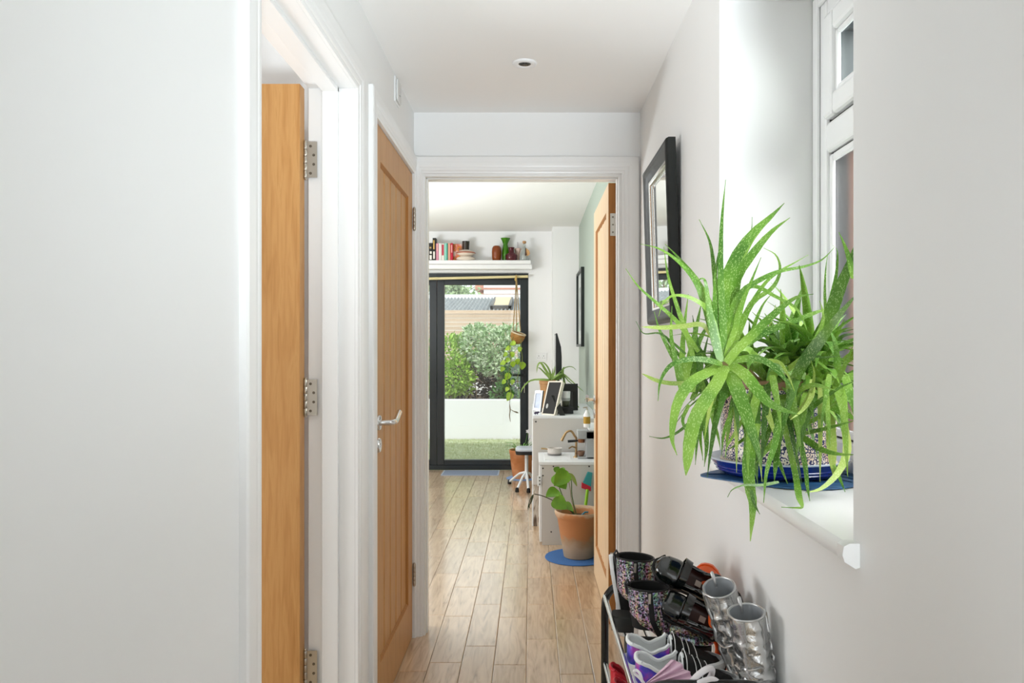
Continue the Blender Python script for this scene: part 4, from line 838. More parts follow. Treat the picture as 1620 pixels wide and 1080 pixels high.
for i, (dx, dy) in enumerate(((-0.03, -0.05), (0.02, 0.03), (0.0, -0.02))):
    MB().tube([(cx+dx, cy+dy, 0.243), (cx+dx+0.02, cy+dy, 0.262), (cx+dx+0.04, cy+dy, 0.262)], 0.005, 6).build('toy_starfish_arm', mat('teal_bits', '#2f7f96', 0.5), fx) if i == 1 else None

# ---- on the white cabinet
CT = CZ1+0.018
pfm = thing('photo_frame', (0.12, 5.5, CT), 'large black-backed photo frame on its strut at the near edge of the white cabinet', 'photo frame'); Yf = 5.38
BACKB = mat('black_backing_board', '#1d1c1a', 0.7); FEDGE = ramp_mat('pale_frame_edge', [(0.3, '#cfc6b4'), (0.6, '#e6ddcd')], (1, 1, 20), 9, rough=0.6)
q = [W(858, 657.5, Yf), W(877.5, 657.5, 5.30), W(890, 604, 5.42), W(869, 604, 5.50)]
for v in q[:2]: v.z = CT+0.001
nrm = (q[1]-q[0]).cross(q[3]-q[0]).normalized()
if nrm.y > 0: nrm = -nrm
b = MB(); b.rings([q, [v+nrm*0.004 for v in q]]); b.build('backing', BACKB, pfm)
b = MB(); 
def bar(b, a, c, w, n, t0, t1):
    d = (c-a).normalized(); s = d.cross(n).normalized()*w; b.rings([[a-s+n*t0, a+s+n*t0, a+s+n*t1, a-s+n*t1], [c-s+n*t0, c+s+n*t0, c+s+n*t1, c-s+n*t1]])
for i in range(4): bar(b, q[i], q[(i+1) % 4], 0.005, nrm, -0.02, 0.006)
b.build('frame', FEDGE, pfm)
mid = (q[0]+q[1]+q[2]+q[3])/4
b = MB(); e = W(889.5, 658, 5.28); e.z = CT+0.001; a = mid+nrm*0.005+Vector((0.012, 0, 0.012)); dd = Vector((0.016, 0.006, 0)); b.rings([[a-dd, a+dd, a+dd+Vector((0, 0, 0.006)), a-dd+Vector((0, 0, 0.006))], [e-dd, e+dd, e+dd+Vector((0.006, 0, 0)), e-dd+Vector((0.006, 0, 0))]]); b.build('strut', BACKB, pfm)
b = MB(); o = q[0]+(q[1]-q[0])*0.28+(q[3]-q[0])*0.25+nrm*0.0046; u = (q[1]-q[0]).normalized()*0.010; w_ = (q[3]-q[0]).normalized()*0.019
b.rings([[o+u*math.cos(t)+w_*math.sin(t) for t in [i*2*PI/18 for i in range(18)]], [o+nrm*0.0008+u*math.cos(t)+w_*math.sin(t) for t in [i*2*PI/18 for i in range(18)]]]); b.build('sticker', mat('grey_sticker', '#b9b9b4', 0.5), pfm)
pf2 = thing('photo_frame', (0.23, 5.75, CT), 'square black-backed photo frame behind the white mug on the cabinet', 'photo frame'); Yg = 5.72
a0, a1 = W(889, 0, Yg).x, W(914.5, 0, Yg).x; zt3 = W(0, 607, Yg).z
b = MB(); b.rings([[(a0, Yg-0.02, CT+0.001), (a1, Yg+0.005, CT+0.001), (a1, Yg+0.03, zt3), (a0+0.0, Yg+0.005, zt3)], [(a0, Yg-0.008, CT+0.001), (a1, Yg+0.017, CT+0.001), (a1, Yg+0.042, zt3), (a0+0.0, Yg+0.017, zt3)]]); b.build('backing', BACKB, pf2, bevel=0.001)
b = MB(); b.rings([[(a0-0.006, Yg-0.018, CT+0.001), (a0-0.001, Yg-0.02, CT+0.001), (a0-0.001, Yg+0.005, zt3), (a0-0.006, Yg+0.007, zt3)], [(a0-0.006, Yg+0.0, CT+0.001), (a0-0.001, Yg-0.006, CT+0.001), (a0-0.001, Yg+0.019, zt3), (a0-0.006, Yg+0.021, zt3)]]); b.build('frame', FEDGE, pf2)
b = MB(); b.rings([[(a0+0.05, Yg, CT+0.14), (a0+0.08, Yg, CT+0.14), (a0+0.08, Yg+0.004, CT+0.14), (a0+0.05, Yg+0.004, CT+0.14)], [(a0+0.05, Yg-0.10, CT+0.001), (a0+0.08, Yg-0.10, CT+0.001), (a0+0.08, Yg-0.095, CT+0.001), (a0+0.05, Yg-0.095, CT+0.001)]]); b.build('strut', BACKB, pf2)
sp2 = thing('black_speaker', tuple(W(893, 655, 5.42)), 'small black box speaker carrying the white cup on the cabinet', 'speaker'); p0, p1 = W(881, 0, 5.42), W(907, 0, 5.42); zt4 = W(0, 643.5, 5.42).z
box('cabinet', (p0.x, 5.42, CT+0.001), (p1.x, 5.52, zt4), mat('black_plastic', '#17191c', 0.4), sp2, 0.004)
MB().lathe([(0.020, 0), (0.018, -0.003), (0.004, -0.001)], ((p0.x+p1.x)/2, 5.42, (CT+zt4)/2), 20, axis='y').build('driver', mat('black_rubber', '#151515', 0.6), sp2, smooth=40)
MB().lathe([(0.020, 0), (0.026, 0.012), (0.029, 0.030), (0.027, 0.040), (0.001, 0.040)], (W(895, 0, 5.47).x, 5.47, zt4+0.0005), 20).build('base_cup', mat('olive_glaze', '#4c4f3d', 0.3), sp2, smooth=50)
q = W(895, 0, 5.47); mg = thing('white_cup', (q.x, 5.47, zt4+0.042), 'white cup standing on the black speaker on the cabinet', 'cup')
b = MB(); b.lathe([(0.026, 0.041), (0.031, 0.044), (0.033, 0.108), (0.030, 0.108), (0.028, 0.048), (0.001, 0.046)], (q.x, 5.47, zt4), 24); b.build('cup', WHITEP, mg, smooth=40)
b = MB(); b.lathe([(0.0312, 0.045), (0.0322, 0.062), (0.0318, 0.062)], (q.x, 5.47, zt4), 24, False, False); b.build('foot_band', mat('grey_glaze', '#a8aaa8', 0.4), mg)
pf3 = thing('photo_frame', tuple(W(849, 652, 5.62)), 'small silver photo frame leaning at the left edge of the white cabinet', 'photo frame'); Yh = 5.62
q = [W(843.5, 645, Yh), W(855.5, 647.5, 5.56), W(859.5, 614, 5.60), W(847.5, 614, 5.66)]
dz = CT+0.003-min(q[0].z, q[1].z); q = [v+Vector((0, 0, dz)) for v in q]; n3 = (q[1]-q[0]).cross(q[3]-q[0]).normalized(); n3 = n3 if n3.y < 0 else -n3
b = MB(); b.rings([q, [v-n3*0.010 for v in q]]); b.build('backing', BACKB, pf3)
b = MB(); c_ = sum(q, Vector((0, 0, 0)))/4; inn = [c_+(v-c_)*0.72 for v in q]
for i in range(4):
    j = (i+1) % 4; b.rings([[q[i], q[j], inn[j], inn[i]], [v+n3*0.006 for v in (q[i], q[j], inn[j], inn[i])]])
b.build('frame', mat('silver_white_frame', '#dfe2e8', 0.3), pf3)
b = MB(); b.rings([inn, [v+n3*0.0015 for v in inn]]); b.build('photo', ramp_mat('blue_grey_photo', [(0.3, '#8e9bb8'), (0.6, '#c3cddf'), (0.8, '#e2e7ef')], nscale=8, rough=0.3), pf3)
tt = thing('toy_figure', tuple(W(848, 656, 5.36)), 'tiny dark purple toy at the front corner of the white cabinet', 'toy'); q = W(849, 0, 5.36); q.z = CT+0.001
b = MB(); b.tube([q+Vector((-0.018, 0, 0.008)), q+Vector((-0.010, 0, 0.012)), q+Vector((0.006, 0, 0.012)), q+Vector((0.014, 0, 0.017)), q+Vector((0.018, 0, 0.016))], [0.004, 0.007, 0.007, 0.006, 0.003], 8); b.build('body', mat('dark_purple', '#382c4a', 0.5), tt, smooth=60)
for dx in (-0.010, 0.006): MB().tube([q+Vector((dx, 0, 0.010)), q+Vector((dx, 0, 0.0))], 0.003, 6).build('leg', mat('dark_purple', '#382c4a', 0.5), tt)
mo = thing('monitor', (0.24, 6.25, CT), 'thin black monitor seen edge-on above the white cabinet', 'monitor'); Ym = 6.08
xa, xb = W(879.5, 0, Ym).x, W(888.8, 0, Ym).x; zb_, zt5 = W(0, 600, Ym).z, W(0, 527, Ym).z
b = MB(); pr = [(xa, zb_), (xa, zt5), (xa+0.010, zt5), (xa+0.024, zt5-0.05), (xb-0.006, zt5-0.11), (xb, zt5-0.19), (xb, zb_)]
b.prism(pr, 'y', Ym, Ym+0.36); b.build('housing', mat('black_plastic', '#17191c', 0.4), mo, bevel=0.002)
box('screen', (xa-0.002, Ym+0.012, zb_+0.015), (xa, Ym+0.348, zt5-0.012), mat('dark_screen', '#050607', 0.1), mo)
box('stand_neck', (xa+0.014, Ym+0.13, CT+0.008), (xa+0.034, Ym+0.23, zb_+0.03), mat('black_plastic', '#17191c', 0.4), mo); box('stand_foot', (xa-0.06, Ym+0.06, CT+0.001), (xa+0.10, Ym+0.30, CT+0.010), mat('black_plastic', '#17191c', 0.4), mo, 0.003)
sd = thing('spider_plant', tuple(W(868, 612, 5.9)), 'spider plant in a small terracotta pot behind the photo frames on the cabinet', 'plant'); Ys = 5.9; pc = W(866, 0, Ys)
b = MB(); zt6 = W(0, 601, Ys).z; b.lathe([(0.038, CT+0.0008), (0.044, CT+0.012), (0.060, zt6-0.03), (0.064, zt6-0.028), (0.064, zt6), (0.058, zt6), (0.054, zt6-0.02), (0.001, zt6-0.022)], (pc.x, Ys, 0), 28); b.build('pot', mat('tan_pot', '#b08456', 0.7, var=(20, 0.1)), sd, smooth=40)
SG = ramp_mat('spider_leaf', [(0.3, '#55702e'), (0.55, '#7d9a46'), (0.8, '#a3b86c')], nscale=8, rough=0.5, rand=0.2); o = Vector((pc.x, Ys, zt6-0.015))
for pts, w in (([(871, 598), (863, 585), (857, 575), (853, 574), (850, 580), (849, 590)], 3), ([(872, 598), (868, 583), (861, 574), (856, 573)], 2.5), ([(870, 599), (862, 590), (855, 583), (851, 581)], 2.5), ([(869, 601), (855, 600), (842, 601), (833, 606), (826, 615), (824, 622)], 2.5),
               ([(873, 598), (877, 588), (878, 578)], 2.5), ([(875, 598), (884, 592), (890, 591), (895, 594), (905, 603), (915, 612), (924, 620)], 2.2), ([(876, 598), (889, 592), (900, 603), (906, 607)], 2.2), ([(872, 597), (874, 590), (875, 582)], 2),
               ([(888, 596), (890, 588), (891, 583), (893, 580)], 3.5), ([(876, 598), (893, 582), (905, 580), (912, 586)], 1.5), ([(888, 592), (893, 605), (897, 618), (900, 628)], 3), ([(893, 622), (905, 634), (916, 645), (922, 655)], 2.5)):
    blade([o]+[W(x, y, Ys+(0.12 if x > 885 else -0.06)) for x, y in pts], w*1.4*Ys/FPX, 12, 0.001, up=Vector((0, -1, 0.4)), prof=lambda u: (1-u)**0.5*1.1).build('leaf', SG, sd, smooth=60)
# ------------------------------------------------------------------ HALL: mirror
mr = thing('wall_mirror', (0.455, 2.62, 1.33), 'black framed wall mirror with a silver inner edge on the right wall beside the window', 'mirror')
BFR = mat('black_moulded_frame', '#0c100c', 0.4, bump=(40, 0.1)); SLV = mat('silver_slip', '#e3e4e2', 0.16, 1.0)
my0, my1, mz0, mz1 = 2.375, 2.865, 1.325, 1.900; yc, zc = (my0+my1)/2, (mz0+mz1)/2
TILT = 0.030
def mk(b): # lean the whole mirror: top stands off the wall
    for v in b.v: v.x = v.x-(v.z-mz0)*TILT
    return b
def moulding(prof):
    """prof: (inset from the outer edge, x) ; four mitred sides"""
    b = MB(); rs = []
    for (y, z, sy, sz) in ((my0, mz0, 1, 1), (my1, mz0, -1, 1), (my1, mz1, -1, -1), (my0, mz1, 1, -1)):
        rs.append([(x, y+sy*u, z+sz*u) for u, x in prof])
    rs.append(rs[0]); return b.rings(rs, False, False)
xw = 0.470
mk(moulding([(0, xw), (0, xw-0.022), (0.004, xw-0.030), (0.012, xw-0.033), (0.022, xw-0.031), (0.034, xw-0.024), (0.044, xw-0.018), (0.050, xw-0.016), (0.050, xw-0.004), (0.05, xw), (0, xw)])).build('frame', BFR, mr, smooth=50)
mk(moulding([(0.050, xw-0.016), (0.052, xw-0.019), (0.058, xw-0.017), (0.064, xw-0.010), (0.064, xw-0.006), (0.050, xw-0.006)])).build('silver_slip', SLV, mr, smooth=50)
b = MB(); u = 0.062; v = 0.080; xg = xw-0.009; xb_ = xw-0.0065
b.rings([[(xb_, my0+u, mz0+u), (xb_, my1-u, mz0+u), (xb_, my1-u, mz1-u), (xb_, my0+u, mz1-u)], [(xg, my0+v, mz0+v), (xg, my1-v, mz0+v), (xg, my1-v, mz1-v), (xg, my0+v, mz1-v)]]); mk(b)
b.build('mirror_glass', mat('mirror_glass', '#f2f4f3', 0.01, 1.0), mr)

# ------------------------------------------------------------------ HALL: aloe on the window board
LM = ramp_mat('blue_leaf_mat', [(0.3, '#234a72'), (0.55, '#2f5f8c'), (0.8, '#4479a6')], (2, 14, 1), 5, rough=0.5, spec=0.5)
lm = thing('leaf_placemat', (0.56, 1.66, 0.957), 'blue leaf-shaped placemat under the tray on the window board', 'placemat')
b = MB(); cx, cy = 0.553, 1.655; top = []; bot = []
tipx = -0.168; n = 48; outl = []
for i in range(n):
    a = 2*PI*i/n; x = math.cos(a); y = math.sin(a)
    rx = 0.158; ry = 0.165*(1-0.28*max(0, -x)**2)
    if x < 0: px_ = rx*x*(1+0.16*abs(x)**3); py_ = ry*y*(1-0.35*abs(x)**2)
    else: px_ = rx*x; py_ = ry*y
    outl.append((cx+px_, cy+py_))
b.rings([[(x, y, 0.9575) for x, y in outl], [(x, y, 0.9605) for x, y in outl], [(cx+(x-cx)*0.97, cy+(y-cy)*0.97, 0.962) for x, y in outl]]); b.build('mat_leaf', LM, lm, smooth=40)
b = MB()
b.tube([(cx-0.17, cy, 0.9625), (cx+0.15, cy, 0.9625)], 0.0015, 5)
for k in range(-4, 5):
    for s in (-1, 1): b.tube([(cx+k*0.032, cy, 0.9624), (cx+k*0.032+0.04, cy+s*0.10, 0.9624)], 0.0009, 4)
b.build('leaf_veins', mat('vein_blue', '#1c3d5f', 0.5), lm)
ty = thing('blue_tray', (0.54, 1.667, 0.9645), 'oval cobalt blue glazed dish under the patterned plant pot', 'dish')
tcx, tcy = 0.540, 1.662; COB = mat('cobalt_glaze', '#132a86', 0.12, spec=0.6, coat=0.3); WG = mat('white_blue_glaze', '#c9d2e2', 0.15, spec=0.6)
def oval(r, z, sx_=1.0, sy_=0.92, n=48): return [(tcx+r*sx_*math.cos(2*PI*i/n), tcy+r*sy_*math.sin(2*PI*i/n), z) for i in range(n)]
b = MB(); b.rings([oval(0.108, 0.9632), oval(0.120, 0.966), oval(0.132, 0.974), oval(0.131, 0.976), oval(0.136, 0.981), oval(0.135, 0.983), oval(0.143, 0.992), oval(0.148, 0.997)], True, False); b.build('bowl', COB, ty, smooth=60)
b = MB(); b.rings([oval(0.148, 0.997), oval(0.1495, 0.9995), oval(0.147, 1.001), oval(0.138, 0.994), oval(0.128, 0.984), oval(0.05, 0.980), oval(0.001, 0.980)], False, True); b.build('rim', WG, ty, smooth=60)
# patterned pot
al = thing('potted_aloe', (0.54, 1.662, 0.982), 'big spotted aloe vera in a blue and white patterned pot on the window board', 'plant')
def pattern_mat():
    m = bpy.data.materials.new('patterned_glaze'); m.use_nodes = True; nt = m.node_tree; N = nt.nodes; L = nt.links; bs = N['Principled BSDF']; bs.inputs['Roughness'].default_value = 0.25
    tc = N.new('ShaderNodeTexCoord'); v1 = N.new('ShaderNodeTexVoronoi'); v1.inputs['Scale'].default_value = 88
    wv = N.new('ShaderNodeMath'); wv.operation = 'MULTIPLY'; wv.inputs[1].default_value = 16.0
    sn = N.new('ShaderNodeMath'); sn.operation = 'SINE'; gt = N.new('ShaderNodeMath'); gt.operation = 'GREATER_THAN'; gt.inputs[1].default_value = 0.35
    v2 = N.new('ShaderNodeTexVoronoi'); v2.inputs['Scale'].default_value = 190; lt = N.new('ShaderNodeMath'); lt.operation = 'LESS_THAN'; lt.inputs[1].default_value = 0.30
    mxm = N.new('ShaderNodeMath'); mxm.operation = 'MAXIMUM'
    L.new(tc.outputs['Object'], v1.inputs['Vector']); L.new(tc.outputs['Object'], v2.inputs['Vector']); L.new(v1.outputs['Distance'], wv.inputs[0]); L.new(wv.outputs[0], sn.inputs[0]); L.new(sn.outputs[0], gt.inputs[0])
    L.new(v2.outputs['Distance'], lt.inputs[0]); L.new(gt.outputs[0], mxm.inputs[0]); L.new(lt.outputs[0], mxm.inputs[1])
    base = N.new('ShaderNodeMix'); base.data_type = 'RGBA'; base.inputs[6].default_value = (*lin('#ece2d6'), 1); base.inputs[7].default_value = (*lin('#d9b9a2'), 1)
    n = N.new('ShaderNodeTexNoise'); n.inputs['Scale'].default_value = 14; L.new(tc.outputs['Object'], n.inputs['Vector']); cr = N.new('ShaderNodeValToRGB'); cr.color_ramp.elements[0].position = 0.5; cr.color_ramp.elements[1].position = 0.62; L.new(n.outputs['Fac'], cr.inputs[0]); L.new(cr.outputs[0], base.inputs[0])
    mx = N.new('ShaderNodeMix'); mx.data_type = 'RGBA'; L.new(mxm.outputs[0], mx.inputs[0]); L.new(base.outputs[2], mx.inputs[6]); mx.inputs[7].default_value = (*lin('#383b66'), 1)
    L.new(mx.outputs[2], bs.inputs['Base Color']); return m
PATT = pattern_mat(); PZ = 0.9822; PR = 0.122
b = MB(); b.lathe([(PR*0.96, PZ+0.013), (PR*0.985, PZ+0.05), (PR, PZ+0.12), (PR*1.01, PZ+0.170)], (0.54, 1.662, 0), 56, False, False); b.build('pot', PATT, al, smooth=50)
b = MB(); b.lathe([(PR*0.94, PZ), (PR*1.0, PZ+0.001), (PR*1.0, PZ+0.013), (PR*0.955, PZ+0.0145)], (0.54, 1.662, 0), 56); b.build('foot_band', mat('cream_glaze', '#e3cfb8', 0.3), al, smooth=40)
b = MB(); b.lathe([(PR*1.005, PZ+0.168), (PR*1.05, PZ+0.172), (PR*1.05, PZ+0.186), (PR*0.97, PZ+0.188), (PR*0.95, PZ+0.165), (0.001, PZ+0.172)], (0.54, 1.662, 0), 56, False, False); b.build('rim', mat('brown_rim_glaze', '#a07a5c', 0.4), al, smooth=40)
MB().lathe([(PR*0.955, PZ+0.167), (0.06, PZ+0.176), (0.001, PZ+0.178)], (0.54, 1.662, 0), 40, False, False).build('soil', SOIL, al, smooth=60)

def aloe_mat(name, lo, mid, hi, spot):
    m = bpy.data.materials.new(name); m.use_nodes = True; nt = m.node_tree; N = nt.nodes; L = nt.links; bs = N['Principled BSDF']; bs.inputs['Roughness'].default_value = 0.38; bs.inputs['Specular IOR Level'].default_value = 0.45
    bs.inputs['Subsurface Weight'].default_value = 0.0
    tc = N.new('ShaderNodeTexCoord'); oi = N.new('ShaderNodeObjectInfo')
    uv = N.new('ShaderNodeUVMap'); uv.uv_map = 'UVMap'; sp = N.new('ShaderNodeSeparateXYZ'); L.new(uv.outputs[0], sp.inputs[0])
    n = N.new('ShaderNodeTexNoise'); n.inputs['Scale'].default_value = 10; L.new(tc.outputs['Object'], n.inputs['Vector'])
    cr = N.new('ShaderNodeValToRGB'); cr.color_ramp.elements.remove(cr.color_ramp.elements[1])
    for i, (p, c) in enumerate([(0.25, lo), (0.5, mid), (0.75, hi)]):
        e = cr.color_ramp.elements[0] if i == 0 else cr.color_ramp.elements.new(p); e.position = p; e.color = (*lin(c), 1)
    ad = N.new('ShaderNodeMath'); ad.operation = 'MULTIPLY_ADD'; ad.inputs[1].default_value = 0.34; ad.inputs[2].default_value = -0.17; L.new(oi.outputs['Random'], ad.inputs[0])
    a2 = N.new('ShaderNodeMath'); a2.operation = 'ADD'; L.new(ad.outputs[0], a2.inputs[0]); L.new(n.outputs['Fac'], a2.inputs[1])
    # paler towards the base of the leaf
    bl = N.new('ShaderNodeMapRange'); bl.inputs[1].default_value = 0.0; bl.inputs[2].default_value = 0.35; bl.inputs[3].default_value = 0.28; bl.inputs[4].default_value = 0.0; L.new(sp.outputs['Y'], bl.inputs[0])
    a3 = N.new('ShaderNodeMath'); a3.operation = 'ADD'; L.new(a2.outputs[0], a3.inputs[0]); L.new(bl.outputs[0], a3.inputs[1]); L.new(a3.outputs[0], cr.inputs[0])
    # pale flecks drawn out along the leaf (UV: x across in metres, z along in metres)
    mp = N.new('ShaderNodeMapping'); mp.inputs['Scale'].default_value = (430, 170, 1); L.new(uv.outputs[0], mp.inputs['Vector'])
    uv2 = N.new('ShaderNodeUVMap'); uv2.uv_map = 'Metric'; L.new(uv2.outputs[0], mp.inputs['Vector'])
    vo = N.new('ShaderNodeTexVoronoi'); vo.inputs['Scale'].default_value = 1.0; vo.inputs['Randomness'].default_value = 0.9; L.new(mp.outputs[0], vo.inputs['Vector'])
    lt = N.new('ShaderNodeMapRange'); lt.inputs[1].default_value = 0.22; lt.inputs[2].default_value = 0.42; lt.inputs[3].default_value = 0.6; lt.inputs[4].default_value = 0.0; L.new(vo.outputs['Distance'], lt.inputs[0])
    mx = N.new('ShaderNodeMix'); mx.data_type = 'RGBA'; L.new(lt.outputs[0], mx.inputs[0]); L.new(cr.outputs[0], mx.inputs[6]); mx.inputs[7].default_value = (*lin(spot), 1)
    L.new(mx.outputs[2], bs.inputs['Base Color']); return m
ALO = aloe_mat('aloe_leaf', '#41731a', '#64952e', '#92ba4a', '#c4df92')
ALD = aloe_mat('aloe_leaf_dark', '#35591d', '#4a7428', '#5f8a38', '#8fae6c')
ALY = aloe_mat('aloe_leaf_yellow', '#8cab3c', '#a8c25a', '#c0cf72', '#d6dfa0')
PCX, PCY = 0.54, 1.662
def clampY(x, y, Y):
    if y > VPY+40 and (x-VPX)*Y/FPX > 0.43: Y = min(Y, 0.262*FPX/(y-VPY))
    return Y
def aleaf(pts, w, m=None, face=None, blunt=False, n=22, thick=0.30, teeth=0.05, base_w=0.85, wmax=0.18):
    """one succulent leaf through world points (base first), half-moon section, toothed margins"""
    P = spline(pts, n); vs = []; rs = []; L = [0.0]
    for i in range(1, n): L.append(L[-1]+(P[i]-P[i-1]).length)
    tot = L[-1]; face = Vector(face or (-0.35, -1, 0.55)).normalized()
    K = [(-1, 0), (-0.55, 0.10), (0, 0.02), (0.55, 0.10), (1, 0), (0.62, -0.75), (0, -1.0), (-0.62, -0.75)]
    uvs = []; meta = []
    for i, p in enumerate(P):
        u = L[i]/tot; d = (P[min(i+1, n-1)]-P[max(i-1, 0)]).normalized(); s = d.cross(face)
        s = s.normalized() if s.length > 1e-4 else Vector((1, 0, 0)); nn = s.cross(d).normalized()
        if u < wmax: g = base_w+(1-base_w)*(u/wmax)
        else: t = (u-wmax)/(1-wmax); g = (1-t**1.5)**0.9 if not blunt else (1-t**5)**0.8
        hw = max(w*0.43*g, 0.0006); te = 1+(teeth if i % 2 else 0)
        rs.append([p+s*(hw*a*(te if abs(a) == 1 else 1))+nn*(hw*c*thick*2*(0.6 if c > 0 else 1)) for a, c in K])
    b = MB(); b.rings(rs); o = b.build('leaf', m or ALO, al, smooth=55); me = o.data
    ul = me.uv_layers.new(name='UVMap'); um = me.uv_layers.new(name='Metric'); ns = len(K); per = [0, .25, .5, .75, 1, 1.3, 1.65, 2.0]; off = random.random()*9
    for lp in me.loops:
        vi = lp.vertex_index; i, k = divmod(vi, ns); ul.data[lp.index].uv = (per[k], L[i]/tot); um.data[lp.index].uv = (off+per[k]*w*0.9, off+L[i])
    return o
def A(w, path, Y0, Y1, m=None, face=None, blunt=False, Ym=None, **kw):
    """a leaf seen along path (base first): depth from Y0 at the base to Y1 at the tip, optional middle depth"""
    k = len(path); pts = []
    for i, (x, y) in enumerate(path):
        t = i/(k-1); Y = Y0+(Y1-Y0)*t if Ym is None else (Y0*(1-t)**2+2*Ym*t*(1-t)+Y1*t*t)
        Y = clampY(x, y, Y)
        xx = (x-VPX)*Y/FPX
        if xx > 0.452 and Y > 1.885: Y = 1.885
        if xx > 0.700: Y = 0.700*FPX/(x-VPX)
        if xx < 0.462 and 0 < (x-VPX) and (x-VPX)*Y/FPX > 0.462: Y = 0.462*FPX/(x-VPX)
        pts.append(W(x, y, Y))
    return aleaf(pts, w*(Y0+Y1)/2/FPX, m, face, blunt, **kw)
C1 = (1146, 566); y1 = 1.50
# crown one, in front at left
A(13, [C1, (1143, 500), (1140, 430), (1142, 350), (1148, 284)], y1, 1.50)
A(12, [(1140, 560), (1136, 500), (1130, 430), (1123, 383), (1106, 347)], 1.52, 1.60)
A(13, [(1140, 562), (1126, 520), (1104, 452), (1074, 414), (1042, 393), (1013, 386)], 1.52, 1.50)
A(13, [(1141, 560), (1133, 505), (1104, 445), (1074, 408), (1052, 386)], 1.51, 1.55)
A(9, [(1098, 570), (1086, 528), (1071, 484), (1057, 437), (1050, 390)], 1.62, 1.66)
A(9, [(1105, 556), (1073, 511), (1041, 481), (1010, 453), (990, 425)], 1.62, 1.56)
A(12, [(1140, 566), (1124, 497), (1097, 473), (1068, 467), (1050, 478), (1042, 500)], 1.50, 1.44)
A(11, [(1132, 540), (1112, 514), (1080, 516), (1047, 518), (1016, 517)], 1.58, 1.50, blunt=True, m=ALY)
A(5, [(1085, 560), (1062, 540), (1043, 527), (1018, 527), (1006, 508)], 1.62, 1.60, m=ALD)
A(11, [(1082, 620), (1073, 580), (1060, 555), (1043, 521), (1035, 493)], 1.60, 1.62)
A(11, [(1080, 625), (1071, 580), (1062, 533), (1063, 484)], 1.58, 1.60)
A(12, [(1080, 630), (1079, 580), (1081, 530), (1089, 465)], 1.66, 1.70)
A(14, [(1095, 620), (1096, 580), (1106, 540), (1132, 494)], 1.66, 1.70)
A(24, [C1, (1144, 520), (1146, 460), (1164, 408), (1190, 370), (1222, 340), (1241, 321)], 1.50, 1.58, wmax=0.45, face=(-0.5, -1, 0.2))
A(21, [(1150, 560), (1152, 510), (1162, 445), (1194, 397), (1222, 365), (1250, 344)], 1.52, 1.62, wmax=0.4)
A(8, [(1160, 540), (1170, 440), (1183, 388), (1189, 363), (1190, 343)], 1.64, 1.70)
A(9, [(1158, 540), (1166, 440), (1185, 391), (1202, 366), (1220, 347)], 1.60, 1.66)
A(12, [(1153, 566), (1167, 530), (1189, 480), (1222, 455), (1234, 428), (1228, 404), (1208, 392)], 1.55, 1.62)
A(8, [(1165, 520), (1207, 452), (1235, 428), (1256, 416), (1279, 403)], 1.68, 1.74)
A(13, [(1146, 568), (1150, 520), (1170, 466), (1207, 440), (1237, 428), (1270, 422), (1300, 411), (1321, 390)], 1.50, 1.60)
A(18, [(1149, 574), (1166, 553), (1190, 530), (1224, 497), (1258, 471), (1287, 465)], 1.48, 1.44, wmax=0.3)
A(16, [(1152, 570), (1180, 545), (1204, 528), (1260, 506), (1300, 491), (1329, 487)], 1.55, 1.58, wmax=0.3)
A(10, [(1156, 540), (1178, 465), (1196, 453), (1227, 469), (1258, 486), (1273, 512), (1280, 538)], 1.60, 1.52)
A(11, [(1148, 566), (1154, 545), (1164, 518), (1175, 478), (1188, 446), (1204, 407)], 1.49, 1.50)
A(9, [(1172, 575), (1185, 546), (1194, 512), (1207, 482), (1224, 461)], 1.60, 1.64)
A(11, [(1143, 570), (1133, 545), (1131, 480), (1133, 425), (1140, 383)], 1.495, 1.53)
A(15, [(1141, 572), (1129, 530), (1121, 483), (1116, 446), (1108, 441), (1100, 452)], 1.49, 1.46)
A(8, [(1247, 612), (1248, 575), (1250, 540), (1252, 500)], 1.62, 1.64)
A(14, [(1143, 576), (1118, 569), (1090, 568), (1062, 577), (1045, 602), (1041, 634)], 1.49, 1.40, Ym=1.42)
A(10, [(1100, 608), (1085, 606), (1060, 606), (1037, 601), (1016, 591)], 1.60, 1.50, blunt=True, m=ALY)
A(22, [(1141, 580), (1115, 591), (1091, 607), (1071, 640), (1063, 690), (1071, 720)], 1.49, 1.36, Ym=1.40, wmax=0.4)
A(25, [(1147, 578), (1135, 604), (1115, 634), (1100, 662), (1091, 700), (1085, 752)], 1.485, 1.36, Ym=1.38, blunt=True, wmax=0.3)
A(27, [(1153, 582), (1167, 618), (1182, 660), (1198, 710), (1206, 742)], 1.49, 1.40, Ym=1.40, wmax=0.25)
A(22, [(1154, 576), (1178, 592), (1212, 633), (1236, 647), (1264, 656)], 1.49, 1.38, wmax=0.3)
A(15, [(1156, 571), (1190, 566), (1216, 574), (1240, 597), (1260, 625)], 1.48, 1.38)
A(8, [(1190, 570), (1230, 572), (1245, 590), (1257, 618)], 1.50, 1.42, m=ALY)
